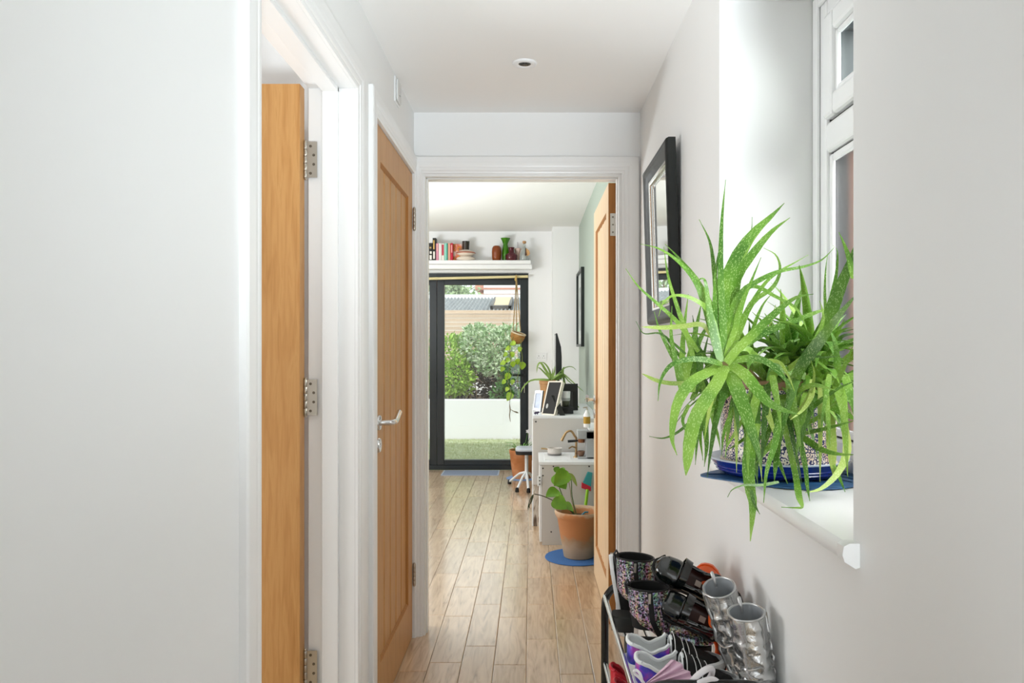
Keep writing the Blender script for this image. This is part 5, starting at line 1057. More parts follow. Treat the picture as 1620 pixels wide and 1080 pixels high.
# long hanging leaves
A(16, [(1202, 610), (1194, 640), (1186, 680), (1183, 720), (1184, 752)], 1.48, 1.40, Ym=1.42)
A(23, [(1197, 665), (1188, 700), (1184, 740), (1187, 775), (1191, 800), (1187, 856)], 1.46, 1.34, wmax=0.35)
A(7, [(1188, 775), (1193, 795), (1198, 806), (1202, 813)], 1.37, 1.35, m=ALD)
A(12, [(1238, 660), (1250, 712), (1259, 752), (1264, 785), (1269, 801), (1262, 803), (1236, 802)], 1.48, 1.335, wmax=0.5)
A(11, [(1252, 648), (1264, 690), (1274, 738), (1277, 768), (1281, 792)], 1.49, 1.345)
A(14, [(1240, 632), (1232, 668), (1226, 702), (1213, 745), (1208, 795)], 1.48, 1.34)
A(12, [(1231, 700), (1227, 735), (1225, 762)], 1.47, 1.41)
A(14, [(1268, 690), (1298, 710), (1326, 718), (1356, 719)], 1.50, 1.30, wmax=0.1)
A(10, [(1268, 686), (1292, 681), (1320, 674), (1356, 664)], 1.50, 1.36)
A(15, [(1336, 672), (1340, 712), (1326, 747), (1300, 772), (1274, 779)], 1.50, 1.37, m=ALY)
A(18, [(1314, 650), (1315, 690), (1317, 730), (1318, 752)], 1.50, 1.44, m=ALY, wmax=0.5)
A(7, [(1319, 735), (1328, 755), (1337, 778)], 1.45, 1.41)
A(7, [(1229, 722), (1238, 745), (1246, 765)], 1.46, 1.41)
A(13, [(1126, 640), (1116, 668), (1118, 705), (1114, 738)], 1.62, 1.56)
A(8, [(1112, 650), (1104, 685), (1100, 735)], 1.62, 1.56)
A(9, [(1122, 640), (1108, 680), (1112, 728)], 1.64, 1.58)
A(10, [(1132, 620), (1128, 660), (1136, 690), (1140, 712)], 1.62, 1.56)
A(6, [(1098, 660), (1083, 675), (1066, 687), (1048, 693), (1027, 690)], 1.60, 1.58, m=ALD)
A(7, [(1090, 640), (1080, 665), (1090, 690), (1093, 700)], 1.6, 1.58)
A(15, [(1166, 608), (1150, 622), (1132, 642), (1112, 664)], 1.50, 1.45)
A(9, [(1175, 630), (1160, 650), (1146, 682), (1141, 722)], 1.49, 1.45)
A(7, [(1180, 655), (1163, 684), (1150, 707), (1148, 722)], 1.475, 1.45)
A(6, [(1182, 690), (1165, 703), (1150, 712)], 1.47, 1.45)
A(9, [(1225, 695), (1208, 718), (1196, 732)], 1.46, 1.43)
A(6, [(1232, 762), (1205, 767), (1178, 767), (1159, 774), (1151, 786)], 1.40, 1.36, m=ALD)
A(8, [(1205, 690), (1190, 700), (1178, 715)], 1.47, 1.45)
# crown two, right, by the window
A(25, [(1252, 612), (1270, 575), (1300, 535), (1322, 505), (1358, 462)], 1.50, 1.34, wmax=0.35, face=(-0.6, -1, 0.5))
A(26, [(1296, 540), (1312, 500), (1326, 462), (1344, 418), (1360, 370)], 1.56, 1.50, wmax=0.3, face=(-0.8, -1, 0.2))
A(10, [(1350, 440), (1343, 408), (1335, 385), (1327, 367)], 1.50, 1.54)
A(6, [(1309, 530), (1305, 470), (1306, 430), (1309, 403)], 1.60, 1.63)
A(10, [(1272, 562), (1292, 534), (1302, 508), (1301, 490), (1297, 476)], 1.50, 1.52)
A(10, [(1283, 600), (1286, 566), (1302, 565), (1331, 563)], 1.50, 1.38)
A(11, [(1262, 618), (1285, 609), (1304, 612), (1321, 617)], 1.47, 1.38)
A(12, [(1310, 640), (1324, 605), (1342, 565), (1350, 545)], 1.47, 1.40)
A(11, [(1262, 668), (1290, 640), (1325, 615), (1358, 600)], 1.49, 1.38)
A(9, [(1268, 672), (1295, 660), (1318, 640), (1334, 622)], 1.48, 1.42)
A(22, [(1296, 625), (1315, 640), (1338, 655), (1362, 668)], 1.52, 1.40)
A(20, [(1290, 610), (1302, 570), (1318, 540), (1336, 505)], 1.56, 1.50)
A(9, [(1250, 662), (1272, 640), (1284, 615), (1288, 590), (1283, 570)], 1.46, 1.44, m=ALY)
A(10, [(1285, 600), (1284, 625), (1270, 648), (1250, 664)], 1.47, 1.40, m=ALY)
A(7, [(1312, 480), (1322, 440), (1325, 400), (1318, 388)], 1.60, 1.58)
# back leaves filling the middle; rosettes by angle
rr = random.Random(4)
for i in range(26):   # hanging curtain of leaves in front of the pot
    x = 1132+210*(i+rr.random()*0.8)/26; y = rr.uniform(590, 645); ln = rr.uniform(70, 150); dx = rr.uniform(-28, 28); Yb = 1.50 if x < 1300 else 1.46
    A(rr.uniform(9, 16), [(x, y), (x+dx*0.35, y+ln*0.3), (x+dx*0.75, y+ln*0.68), (x+dx, min(y+ln, 765))], Yb, Yb-0.07, Ym=Yb-0.07, m=rr.choice((None, None, ALD, ALY)))
for i in range(34):   # the tangle between the two crowns
    x = rr.uniform(1165, 1345); y = rr.uniform(570, 640); a = math.radians(rr.uniform(15, 165)); ln = rr.uniform(60, 125); cx_ = math.cos(a)*ln; cy_ = -math.sin(a)*ln; sg = rr.uniform(-18, 18); Yb = rr.uniform(1.53, 1.66)
    A(rr.uniform(10, 19), [(x, y), (x+cx_*0.35+sg*0.5, y+cy_*0.35), (x+cx_*0.7+sg, y+cy_*0.7), (x+cx_, y+cy_+abs(cx_)*0.25)], Yb, Yb-rr.uniform(-0.05, 0.08), m=rr.choice((None, None, None, ALD, ALY)))
for i in range(14):   # left side clump
    x = rr.uniform(1080, 1140); y = rr.uniform(590, 640); a = math.radians(rr.uniform(55, 140)); ln = rr.uniform(60, 130)
    A(rr.uniform(9, 14), [(x, y), (x+math.cos(a)*ln*0.5, y-math.sin(a)*ln*0.5), (x+math.cos(a)*ln, y-math.sin(a)*ln)], 1.66, 1.70, m=rr.choice((None, ALD)))
def rosette(c, nlv, L0, L1, el0, el1, az0, az1, w0, w1, m=None, droop=0.9):
    for i in range(nlv):
        az = math.radians(az0+(az1-az0)*(i+rr.random()*0.7)/nlv); el = math.radians(rr.uniform(el0, el1)); Ln = rr.uniform(L0, L1)
        d = Vector((math.cos(az)*math.cos(el), math.sin(az)*math.cos(el), math.sin(el))); p = Vector(c); pts = [p.copy()]
        for k in range(5):
            p = p+d*Ln/5; d = (d+Vector((0, 0, -droop*0.16))).normalized()
            if p.z < 0.975 and p.x > 0.435: p.z = 0.975
            p.x = min(p.x, 0.702); p.y = min(p.y, 1.888)
            if p.y > 1.88: p.y = 1.88
            pts.append(p.copy())
        out = Vector((math.cos(az), math.sin(az), 0)); aleaf(pts, rr.uniform(w0, w1), m, face=(Vector((0, 0, 1))-out*0.5), n=14)
S0 = PZ+0.175
rosette((0.60, 1.66, S0+0.02), 9, 0.14, 0.24, 5, 65, -170, -10, 0.024, 0.034, droop=1.4)
rosette((0.50, 1.63, S0+0.02), 9, 0.14, 0.24, 0, 60, 170, 350, 0.022, 0.034, droop=1.5)
rosette((0.57, 1.70, S0+0.05), 9, 0.12, 0.22, 30, 80, 0, 360, 0.020, 0.032)
rosette((0.50, 1.72, S0+0.03), 8, 0.12, 0.22, 25, 75, 60, 260, 0.016, 0.026)
rosette((0.61, 1.60, S0+0.0), 7, 0.12, 0.20, -10, 40, -150, -20, 0.020, 0.030, droop=1.7)
rosette((0.56, 1.64, S0+0.03), 9, 0.12, 0.20, 15, 70, -180, 0, 0.018, 0.032, droop=1.3)
rosette((0.545, 1.60, S0+0.06), 10, 0.12, 0.22, 0, 60, -180, 0, 0.016, 0.026, droop=1.5)
rosette((0.60, 1.56, S0+0.06), 9, 0.12, 0.20, 0, 60, -170, 20, 0.018, 0.028, droop=1.5)
rosette((0.47, 1.64, S0+0.04), 8, 0.10, 0.20, -10, 55, 120, 290, 0.014, 0.022, droop=1.8)
rosette((0.62, 1.68, S0+0.08), 9, 0.12, 0.24, 15, 75, 60, 290, 0.018, 0.028, droop=1.0)
rosette((0.53, 1.58, S0+0.00), 9, 0.14, 0.22, -25, 20, -165, -15, 0.014, 0.022, droop=2.0)
rosette((0.59, 1.55, S0+0.01), 7, 0.12, 0.20, -25, 25, -150, -20, 0.014, 0.022, droop=2.0)
rosette((0.46, 1.66, S0+0.00), 7, 0.14, 0.22, -30, 10, 150, 250, 0.012, 0.018, droop=2.0)
# stems of the crowns
for a_, c_ in (((0.50, 1.62, S0-0.02), W(1146, 580, 1.51)), ((0.57, 1.64, S0-0.02), W(1255, 612, 1.53)), ((0.60, 1.68, S0-0.02), W(1300, 560, 1.58))):
    MB().tube(spline([a_, (Vector(a_)+c_)/2+Vector((0, 0, 0.02)), c_], 8), 0.011, 8).build('stem', mat('aloe_stem', '#9a8a5a', 0.8), al, smooth=60)
# ------------------------------------------------------------------ HALL: shoe rack and shoes
RKX0, RKX1, RKY0, RKY1 = 0.190, 0.440, 1.360, 1.950
rk = thing('shoe_rack', (0.315, 1.655, 0), 'black tubular shoe rack with chrome rails against the right wall', 'shoe rack')
BT = mat('black_tube', '#0f1311', 0.22, spec=0.6); CR_ = mat('rail_chrome', '#cfd2d2', 0.18, 1.0)
def hoop(y, name):
    pts = [(RKX0, y, 0.0), (RKX0, y, 0.3), (RKX0, y, 0.571)]
    for i in range(1, 7):
        a = PI/2*i/6; pts.append((RKX0+0.055*(1-math.cos(a)), y, 0.577+0.055*math.sin(a)))
    pts += [(0.30, y, 0.6325)]
    for i in range(0, 7):
        a = PI/2*(1-i/6); pts.append((RKX1-0.055+0.055*math.cos(a), y, 0.577+0.055*math.sin(a)))
    pts += [(RKX1, y, 0.3), (RKX1, y, 0.0)]
    MB().tube(pts, 0.0098, 12, ref=(0, 1, 0)).build(name, BT, rk, smooth=50)
hoop(RKY0, 'end_frame'); hoop(RKY1, 'end_frame')
TZ = 0.556
for tz, guard in ((TZ, 0.600), (0.395, 0.43), (0.20, 0.24)):
    MB().tube([(RKX0, RKY0, guard), (RKX0, RKY1, guard)], 0.0056, 10).build('rail', CR_, rk, smooth=50)
    for x in (0.225, 0.275, 0.325, 0.375, 0.425): MB().tube([(x, RKY0, tz-0.004), (x, RKY1, tz-0.004)], 0.004, 8).build('shelf_bar', CR_, rk, smooth=50)
    for y in (RKY0, RKY1): MB().tube([(RKX0, y, tz-0.004), (RKX1, y, tz-0.004)], 0.005, 8).build('cross_bar', BT, rk, smooth=50)
for x in (RKX0, RKX1):
    for y in (RKY0, RKY1): MB().lathe([(0.012, 0.0003), (0.0125, 0.02), (0.0105, 0.024)], (x, y, 0), 12).build('foot_cap', mat('black_rubber', '#151515', 0.6), rk, smooth=40)

def lerp(tab, u):
    for (a, va), (b, vb) in zip(tab, tab[1:]):
        if u <= b: t = (u-a)/(b-a); t = t*t*(3-2*t); return va+(vb-va)*t
    return tab[-1][1]
WTAB = [(0, 0.55), (0.03, 0.74), (0.10, 0.86), (0.30, 0.80), (0.50, 0.86), (0.70, 1.0), (0.84, 0.93), (0.93, 0.70), (0.98, 0.40), (1.0, 0.12)]
def low_shoe(name, label, L, hw, mats, hts, op=(0.05, 0.46), toe_from=0.74, sole_h=0.018, straps=(), group=None, trim=True, heel_h=0.0, cat='shoe'):
    """mats: upper, lining, sole, toe ; hts: collar/top height table over u (heel 0 .. toe 1); local x heel>toe, z up"""
    r = thing(name, (0, 0, 0), label, cat, group); N = 30
    us = [0, .015, .03]+[0.05+0.92*i/N for i in range(N+1)]+[0.985, 1.0]
    def hh(u): return lerp(hts, u)
    def ww(u): return lerp(WTAB, u)*hw
    outer = {0: [], 1: []}; rings = []
    upp = MB(); lin_ = MB(); toe = MB(); lip = []
    def cs(u):
        w = ww(u); h = hh(u); base = sole_h*0.8
        return [(u*L, -w*math.copysign(abs(math.cos(PI*k/14))**0.75, math.cos(PI*k/14)), base+(h-base)*math.sin(PI*k/14)**0.8) for k in range(15)]
    def side(u, s):
        w = ww(u); h = hh(u); base = sole_h*0.8
        return [(u*L, s*w*a, base+(h-base)*b) for a, b in ((1, 0), (1.06, 0.25), (1.05, 0.5), (0.99, 0.75), (0.90, 0.97), (0.84, 1.0), (0.78, 0.97))]
    def inner(u, s):
        w = ww(u); h = hh(u); base = sole_h*0.8+0.003
        return [(u*L, s*w*a, base+(h-base)*b) for a, b in ((0.78, 0.97), (0.80, 0.6), (0.76, 0.2), (0.5, 0.0), (0, 0.0))]
    ou = [u for u in us if op[0] <= u <= op[1]]; cu = [u for u in us if u >= op[1]]
    for s in (-1, 1):
        upp.rings([side(u, s) for u in ou], False, False, closed=False); lin_.rings([inner(u, s) for u in ou], False, False, closed=False)
    # heel counter: wrap the sides round the back
    u0 = op[0]; bk = []; bki = []
    for i in range(9):
        a = PI*i/8-PI/2; w = ww(u0)
        bk.append([(u0*L*(1-0.98*math.cos(a))-0.0*k, w*ka*math.sin(a), sole_h*0.8+(hh(u0)-sole_h*0.8)*kb) for k, (ka, kb) in enumerate(((1, 0), (1.06, .25), (1.05, .5), (.99, .75), (.90, .97), (.84, 1.0), (.78, .97)))])
        bki.append([(u0*L*(1-0.55*math.cos(a)), w*ka*math.sin(a), sole_h*0.8+0.003+(hh(u0)-sole_h*0.8-0.003)*kb) for ka, kb in ((.78, .97), (.80, .6), (.76, .2), (.5, 0), (0, 0))])
    upp.rings(bk, False, False, closed=False); lin_.rings(bki, False, False, closed=False)
    vamp = [u for u in cu if u <= toe_from+0.001]; tcap = [u for u in cu if u >= vamp[-1]]
    upp.rings([cs(u) for u in vamp], False, False, closed=False); toe.rings([cs(u) for u in tcap], False, True, closed=False)
    upp.build('upper', mats[0], r, smooth=60, shift=False); lin_.build('lining', mats[1], r, smooth=60, shift=False); toe.build('toe_cap', mats[3], r, smooth=60, shift=False)
    # padded tongue/top edge
    ub = op[1]; w = ww(ub); h = hh(ub)
    b = MB(); b.tube([(ub*L+0.002, w*math.cos(PI*k/10)*0.92, sole_h*0.8+(h-sole_h*0.8)*math.sin(PI*k/10)**0.8) for k in range(11)], 0.0035, 6)
    for s in (-1, 1): b.tube([(u*L, s*ww(u)*0.86, hh(u)) for u in ou], 0.0042, 6)
    b.tube([bk[i][5] for i in range(9)], 0.0042, 6); b.build('collar', mats[1] if trim else mats[0], r, smooth=60, shift=False)
    so = MB(); ol = []
    for u in us: ol.append((u*L if u > 0.02 else -0.003+u*L, -ww(u)*1.07))
    for u in us[::-1]: ol.append((u*L if u > 0.02 else -0.003+u*L, ww(u)*1.07))
    ol = [(x+(0.004 if x > 0.97*L else 0), y) for x, y in ol]
    so.rings([[(x*0.995, y*0.96, 0.0) for x, y in ol], [(x, y, 0.003) for x, y in ol], [(x, y, sole_h*0.9) for x, y in ol], [(x, y*0.96, sole_h) for x, y in ol]]); so.build('sole', mats[2], r, smooth=40, shift=False)
    for (u, wd, m, hf, nm) in straps:
        b = MB(); rs = []
        for uu, k_ in ((u-wd/2, 0), (u+wd/2, 0)):
            pass
        def arc(uu, off):
            w = ww(uu)*1.04+off; h = max(hh(uu), hf)+off
            return [(uu*L, -w*math.copysign(abs(math.cos(PI*k/12))**0.6, math.cos(PI*k/12)), sole_h+(h-sole_h)*math.sin(PI*k/12)**0.6) for k in range(13)]
        o0, o1, i0, i1 = arc(u-wd/2, 0.0035), arc(u+wd/2, 0.0035), arc(u-wd/2, 0.0008), arc(u+wd/2, 0.0008)
        b.rings([[o0[k], o1[k], i1[k], i0[k]] for k in range(13)]); b.build(nm, m, r, smooth=50, shift=False)
    return r
def put(r, loc, X, up):
    """stand a thing: local x along X, local z close to up"""
    X = Vector(X).normalized(); Z = Vector(up); Z = (Z-X*Z.dot(X)).normalized(); Y = Z.cross(X)
    M = Matrix((X, Y, Z)).transposed(); r.rotation_euler = M.to_euler(); r.location = loc; return r

def boot(name, label, L, H, hw, shaft_r, mats, group=None, heel=0.018, lean=0.0, zip_side=None, tab=True, flare=1.0, crease=0.0, toptilt=0):
    """ankle boot: mats upper, lining, sole, zip"""
    r = thing(name, (0, 0, 0), label, 'boot', group); sh = heel; up = MB()
    st = [ # (cx, cz, tilt, half height/len, half width)
        (0.995, 0.10, 0, 0.10, 0.30), (0.97, 0.14, 0, 0.155, 0.62), (0.90, 0.175, 0, 0.205, 0.88), (0.78, 0.205, 0, 0.235, 1.0), (0.66, 0.235, 4, 0.27, 0.98), (0.56, 0.275, 14, 0.315, 0.93)]
    rs = []
    n = 24 if not crease else 40
    def ring(cx, cz, tilt, hl, hwid, sq=0.8):
        a = math.radians(tilt); ux, uz = -math.sin(a), math.cos(a); out = []
        for j in range(n):
            t = 2*PI*j/n; c, s = math.cos(t), math.sin(t)
            c = math.copysign(abs(c)**sq, c); s = math.copysign(abs(s)**sq, s)
            x = cx+ux*hl*s; y = hwid*c; z = cz+uz*hl*s; out.append([x, y, max(z, 0.004)])
        return out
    for cx, cz, tl, hl, w in st: rs.append(ring(cx*L, cz*0.30*L+0.012, tl, hl*0.30*L*0.9, w*hw))
    ax = 0.235*L; R = shaft_r
    rs.append(ring(0.46*L, 0.112*L+0.004, 34, 0.135*L, 0.90*hw)); rs.append(ring(0.36*L, 0.16*L, 55, 0.185*L, 0.86*hw, 0.9)); rs.append(ring(0.29*L, 0.245*L, 72, 0.215*L, 0.9*shaft_r*0.96, 1))
    z0 = 0.36*L
    M_ = 7 if not crease else 22
    for i in range(M_):
        t = i/(M_-1); z = z0+(H-z0)*t; k = 1+(flare-1)*t
        rg = ring(ax+lean*t+0.008*(1-t), z, 90-6*(1-t)-toptilt*t*t, R*1.12*k, R*0.92*k, 1)
        if crease:
            for q in rg:
                v = Vector((q[0]*60, q[1]*60, q[2]*85+L*90)); e = 1+crease*1.5*noise.noise(v)*(1-0.75*t**4)+crease*0.7*math.sin(q[2]*260+3*noise.noise(v*0.5)+q[1]*60)*(1-t)
                q[0] = ax+(q[0]-ax)*e; q[1] *= e
        rs.append(rg)
    # heel must reach the back: push rear points of the ankle rings
    up.rings(rs, True, False); up.build('upper', mats[0], r, smooth=70, shift=False)
    top = rs[-1]; cxm = sum(p[0] for p in top)/n
    inn = [[(cxm+(p[0]-cxm)*0.90, p[1]*0.90, p[2]) for p in top], [(cxm+(p[0]-cxm)*0.86, p[1]*0.86, p[2]-0.05) for p in top], [(cxm+(p[0]-cxm)*0.7, p[1]*0.7, p[2]-0.09) for p in top]]
    b = MB(); b.rings([top, inn[0]], False, False); b.rings(inn, False, True); b.build('lining', mats[1], r, smooth=60, shift=False)
    b = MB(); b.tube([Vector(p) for p in top]+[Vector(top[0])], 0.0022, 6); b.build('top_edge', mats[3], r, smooth=60, shift=False)
    so = MB(); ol = []
    us = [0, 0.02, 0.06]+[0.1+0.86*i/14 for i in range(15)]+[0.985, 1.0]
    for u in us: ol.append((u*L-0.004, -lerp(WTAB, u)*hw*1.06))
    for u in us[::-1]: ol.append((u*L-0.004, lerp(WTAB, u)*hw*1.06))
    so.rings([[(x, y, -0.004) for x, y in ol], [(x, y, 0.008) for x, y in ol], [(x*0.99, y*0.95, 0.011) for x, y in ol]]); so.build('sole', mats[2], r, smooth=40, shift=False)
    b = MB(); hl = [(x, y) for x, y in ol if x < 0.30*L]; b.rings([[(x, y, -heel) for x, y in hl], [(x, y, -0.004) for x, y in hl]]); b.build('heel', mats[2], r, smooth=40, shift=False)
    if zip_side:
        s = zip_side; b = MB(); L_ = []
        for k in range(6, len(rs)):
            rg = rs[k]; j = max(range(n), key=lambda q: s*rg[q][1]*1.0+(0.25 if k < 9 and not crease else 0.0)*(rg[q][0]-rg[0][0])); p = Vector(rg[j]); p.y += s*0.0012; L_.append(p)
        P = spline(L_, 16); b.tube(P, 0.0065, 6, flat=0.5, ref=(0, 1, 0)); b.build('zip', mats[3], r, smooth=60, shift=False)
        t = P[-1]; b = MB(); b.box((t.x-0.003, t.y-0.0005+s*0.002, t.z-0.026), (t.x+0.003, t.y+s*0.004, t.z-0.004)); b.build('zip_pull', STEEL, r, bevel=0.001, shift=False)
    if tab:
        p = Vector(max(top, key=lambda q: -q[0])); b = MB(); b.tube([p+Vector((0.002, 0, -0.02)), p+Vector((-0.004, 0, 0.004)), p+Vector((0.001, 0, 0.013)), p+Vector((0.006, 0, 0.004)), p+Vector((0.005, 0, -0.015))], 0.0035, 6, ref=(0, 1, 0), flat=1.0); b.build('pull_tab', mats[3], r, smooth=60, shift=False)
    return r
def glitter():
    m = bpy.data.materials.new('holographic_glitter'); m.use_nodes = True; nt = m.node_tree; N = nt.nodes; L = nt.links; bs = N['Principled BSDF']; bs.inputs['Metallic'].default_value = 0.65; bs.inputs['Roughness'].default_value = 0.3
    tc = N.new('ShaderNodeTexCoord'); v = N.new('ShaderNodeTexVoronoi'); v.inputs['Scale'].default_value = 300; L.new(tc.outputs['Object'], v.inputs['Vector'])
    sp = N.new('ShaderNodeSeparateColor'); L.new(v.outputs['Color'], sp.inputs[0])
    n = N.new('ShaderNodeTexNoise'); n.inputs['Scale'].default_value = 1.0; mp = N.new('ShaderNodeMapping'); mp.inputs['Scale'].default_value = (46, 14, 8); L.new(tc.outputs['Object'], mp.inputs[0]); L.new(mp.outputs[0], n.inputs['Vector'])
    hu = N.new('ShaderNodeMath'); hu.operation = 'MULTIPLY_ADD'; hu.inputs[1].default_value = 0.34; L.new(sp.outputs[0], hu.inputs[0]); n3 = N.new('ShaderNodeMath'); n3.operation = 'MULTIPLY_ADD'; n3.inputs[1].default_value = 3.4; n3.inputs[2].default_value = -1.2; L.new(n.outputs['Fac'], n3.inputs[0]); L.new(n3.outputs[0], hu.inputs[2])
    fr = N.new('ShaderNodeMath'); fr.operation = 'FRACT'; L.new(hu.outputs[0], fr.inputs[0])
    va = N.new('ShaderNodeMapRange'); va.inputs[1].default_value = 0.2; va.inputs[2].default_value = 1.0; va.inputs[3].default_value = 0.03; va.inputs[4].default_value = 0.95; L.new(sp.outputs[1], va.inputs[0])
    sa = N.new('ShaderNodeMapRange'); sa.inputs[1].default_value = 0.0; sa.inputs[2].default_value = 1.0; sa.inputs[3].default_value = 0.12; sa.inputs[4].default_value = 0.55; L.new(sp.outputs[2], sa.inputs[0])
    cc = N.new('ShaderNodeCombineColor'); cc.mode = 'HSV'; L.new(fr.outputs[0], cc.inputs[0]); L.new(sa.outputs[0], cc.inputs[1]); L.new(va.outputs[0], cc.inputs[2])
    L.new(cc.outputs[0], bs.inputs['Base Color'])
    bp = N.new('ShaderNodeBump'); bp.inputs['Strength'].default_value = 0.7; bp.inputs['Distance'].default_value = 0.002; L.new(sp.outputs[2], bp.inputs['Height']); L.new(bp.outputs[0], bs.inputs['Normal']); return m
GLIT = glitter(); BLN = mat('black_lining', '#0e0e0e', 0.8); BSO = mat('dark_rubber_sole', '#2b2d2b', 0.6); PAT = mat('black_patent', '#0c1110', 0.14, spec=0.7, coat=0.5)
PATB = mat('dark_brown_insole', '#3a1d18', 0.4, spec=0.5)
def crinkle(name):
    m = mat(name, '#cfd0d0', 0.24, 0.92); nt = m.node_tree; N = nt.nodes; L = nt.links; bs = N['Principled BSDF']; tc = N.new('ShaderNodeTexCoord')
    n = N.new('ShaderNodeTexNoise'); n.inputs['Scale'].default_value = 38; n.inputs['Detail'].default_value = 5; n.inputs['Distortion'].default_value = 0.8; L.new(tc.outputs['Object'], n.inputs['Vector'])
    bp = N.new('ShaderNodeBump'); bp.inputs['Strength'].default_value = 0.45; bp.inputs['Distance'].default_value = 0.006; L.new(n.outputs['Fac'], bp.inputs['Height']); L.new(bp.outputs[0], bs.inputs['Normal']); return m
SILV = crinkle('crinkled_silver_leather'); SLIN = mat('silver_lining', '#a9adb1', 0.45, 0.3); STRIM = mat('silver_trim', '#c5c6c6', 0.3, 0.8)

# glitter boots
g1 = boot('ankle_boot', 'dark glitter ankle boot standing at the back, its heel over the chrome rail', 0.185, 0.150, 0.033, 0.041, (GLIT, BLN, BSO, mat('black_trim', '#141414', 0.5)), 'glitter boots', 0.024, zip_side=-1)
put(g1, (0.200, 1.835, TZ+0.030), (1, -0.10, -0.05), (0, 0, 1))
g2 = boot('ankle_boot', 'dark glitter ankle boot with black side zip, in front of its twin on the rack', 0.192, 0.134, 0.034, 0.042, (GLIT, BLN, BSO, mat('black_trim', '#141414', 0.5)), 'glitter boots', 0.014, zip_side=-1)
put(g2, (0.214, 1.700, TZ+0.016), (1, -0.06, -0.02), (0, 0, 1))
# black shoes behind
BTX = mat('black_textile', '#121312', 0.7); WSO = mat('white_rubber', '#e6e7e6', 0.5)
HT = [(0, 0.062), (0.1, 0.058), (0.28, 0.046), (0.46, 0.064), (0.62, 0.052), (0.8, 0.040), (0.93, 0.030), (1.0, 0.018)]
k1 = low_shoe('school_shoe', 'black shoe with white sole standing on its heel at the far corner of the rack', 0.155, 0.030, (BTX, BLN, WSO, BTX), HT, sole_h=0.010, trim=False)
put(k1, (0.222, 1.918, TZ+0.002), (-0.16, 0, 1), (1, -0.15, 0.1))
k2 = low_shoe('school_shoe', 'black shoe lying behind the far glitter boot at the far rack end', 0.150, 0.030, (BTX, BLN, BSO, PAT), HT, sole_h=0.010, trim=False, straps=((0.5, 0.10, PAT, 0.062, 'strap'),))
put(k2, (0.262, 1.905, TZ+0.105), (1, -0.05, -0.12), (-0.1, -0.5, 1))
# patent mary janes
HM = [(0, 0.058), (0.1, 0.052), (0.28, 0.036), (0.5, 0.034), (0.62, 0.040), (0.8, 0.038), (0.93, 0.030), (1.0, 0.016)]
def mj(label): return low_shoe('buckle_shoe', label, 0.152, 0.033, (PAT, PATB, mat('black_rubber', '#151515', 0.6), PAT), HM, op=(0.06, 0.62), sole_h=0.012, straps=((0.57, 0.11, PAT, 0.056, 'strap'),), trim=False, group='black patent shoes')
m1 = mj('black patent buckle shoe lying on top of the pile beside the orange clog'); put(m1, W(1134, 942, 1.70)+Vector((0, 0.02, -0.010)), (-0.86, 0.16, 0.42), (0.02, -1, 0.85))
m2 = mj('black patent buckle shoe tilted between the glitter and silver boots, strap upright'); put(m2, W(1143, 1000, 1.64)+Vector((0, 0.02, -0.010)), (-0.80, 0.22, 0.36), (-0.05, -1, 0.95))
for m_, in ((m1,), (m2,)):
    b = MB(); b.box((0.040, -0.009, 0.0165), (0.054, 0.005, 0.0172)); b.build('insole_label', mat('pale_insole_print', '#b9a79c', 0.5), m_, shift=False)
# orange clogs
ORG = mat('orange_rubber', '#e2591a', 0.45); HC = [(0, 0.045), (0.2, 0.040), (0.42, 0.050), (0.6, 0.066), (0.8, 0.062), (0.93, 0.048), (1.0, 0.026)]
o1 = low_shoe('clog', 'orange rubber clog standing toe up behind the patent shoe, against the wall', 0.165, 0.036, (ORG, ORG, ORG, ORG), HC, op=(0.06, 0.42), sole_h=0.016, trim=False)
put(o1, (0.405, 1.775, TZ+0.01), (0.05, 0.02, 1), (-0.35, -1, 0.0))
o2 = low_shoe('clog', 'orange clog with a black edge tucked behind the two silver boots', 0.155, 0.034, (ORG, ORG, mat('black_rubber', '#151515', 0.6), ORG), HC, op=(0.06, 0.42), sole_h=0.016, trim=False)
put(o2, (0.448, 1.628, TZ+0.0), (-0.02, 0.03, 1), (-1, -0.2, 0.0))
# silver boots
s1 = boot('silver_boot', 'crinkled silver zip boot leaning back beside the orange clog', 0.150, 0.184, 0.033, 0.035, (SILV, SLIN, WSO, STRIM), 'silver boots', 0.012, zip_side=-1, flare=1.0, crease=0.11, toptilt=10)
put(s1, (0.440, 1.600, TZ+0.013), (0.0, -1, -0.02), (-0.30, 0.06, 1))
s2 = boot('silver_boot', 'crinkled silver boot nearest the camera, against the wall', 0.125, 0.162, 0.034, 0.037, (SILV, SLIN, WSO, STRIM), 'silver boots', 0.012, zip_side=1, flare=1.0, crease=0.10, toptilt=2)
put(s2, (0.438, 1.492, TZ+0.013), (0.0, -1, -0.02), (-0.15, 0.03, 1))
for s_, R_, H_ in ((s1, 0.035, 0.184), (s2, 0.037, 0.162)):
    b = MB(); x0 = 0.235*(0.150 if s_ is s1 else 0.125)+0.001
    for sd in (-1, 1):   # the curved vamp seam and the seam up the shaft
        P = spline([(x0+R_*0.2, sd*R_*1.0, H_*0.42), (x0+R_*0.75, sd*R_*0.80, H_*0.40), (x0+R_*1.22, sd*R_*0.35, H_*0.44), (x0+R_*1.30, 0, H_*0.46)], 10); b.tube(P, 0.0016, 5)
        P = spline([(x0+R_*1.02, sd*R_*0.42, H_*0.46), (x0+R_*1.02, sd*R_*0.45, H_*0.7), (x0+R_*1.08, sd*R_*0.48, H_*0.985)], 8); b.tube(P, 0.0014, 5)
    b.build('seam', STRIM, s_, smooth=50, shift=False)
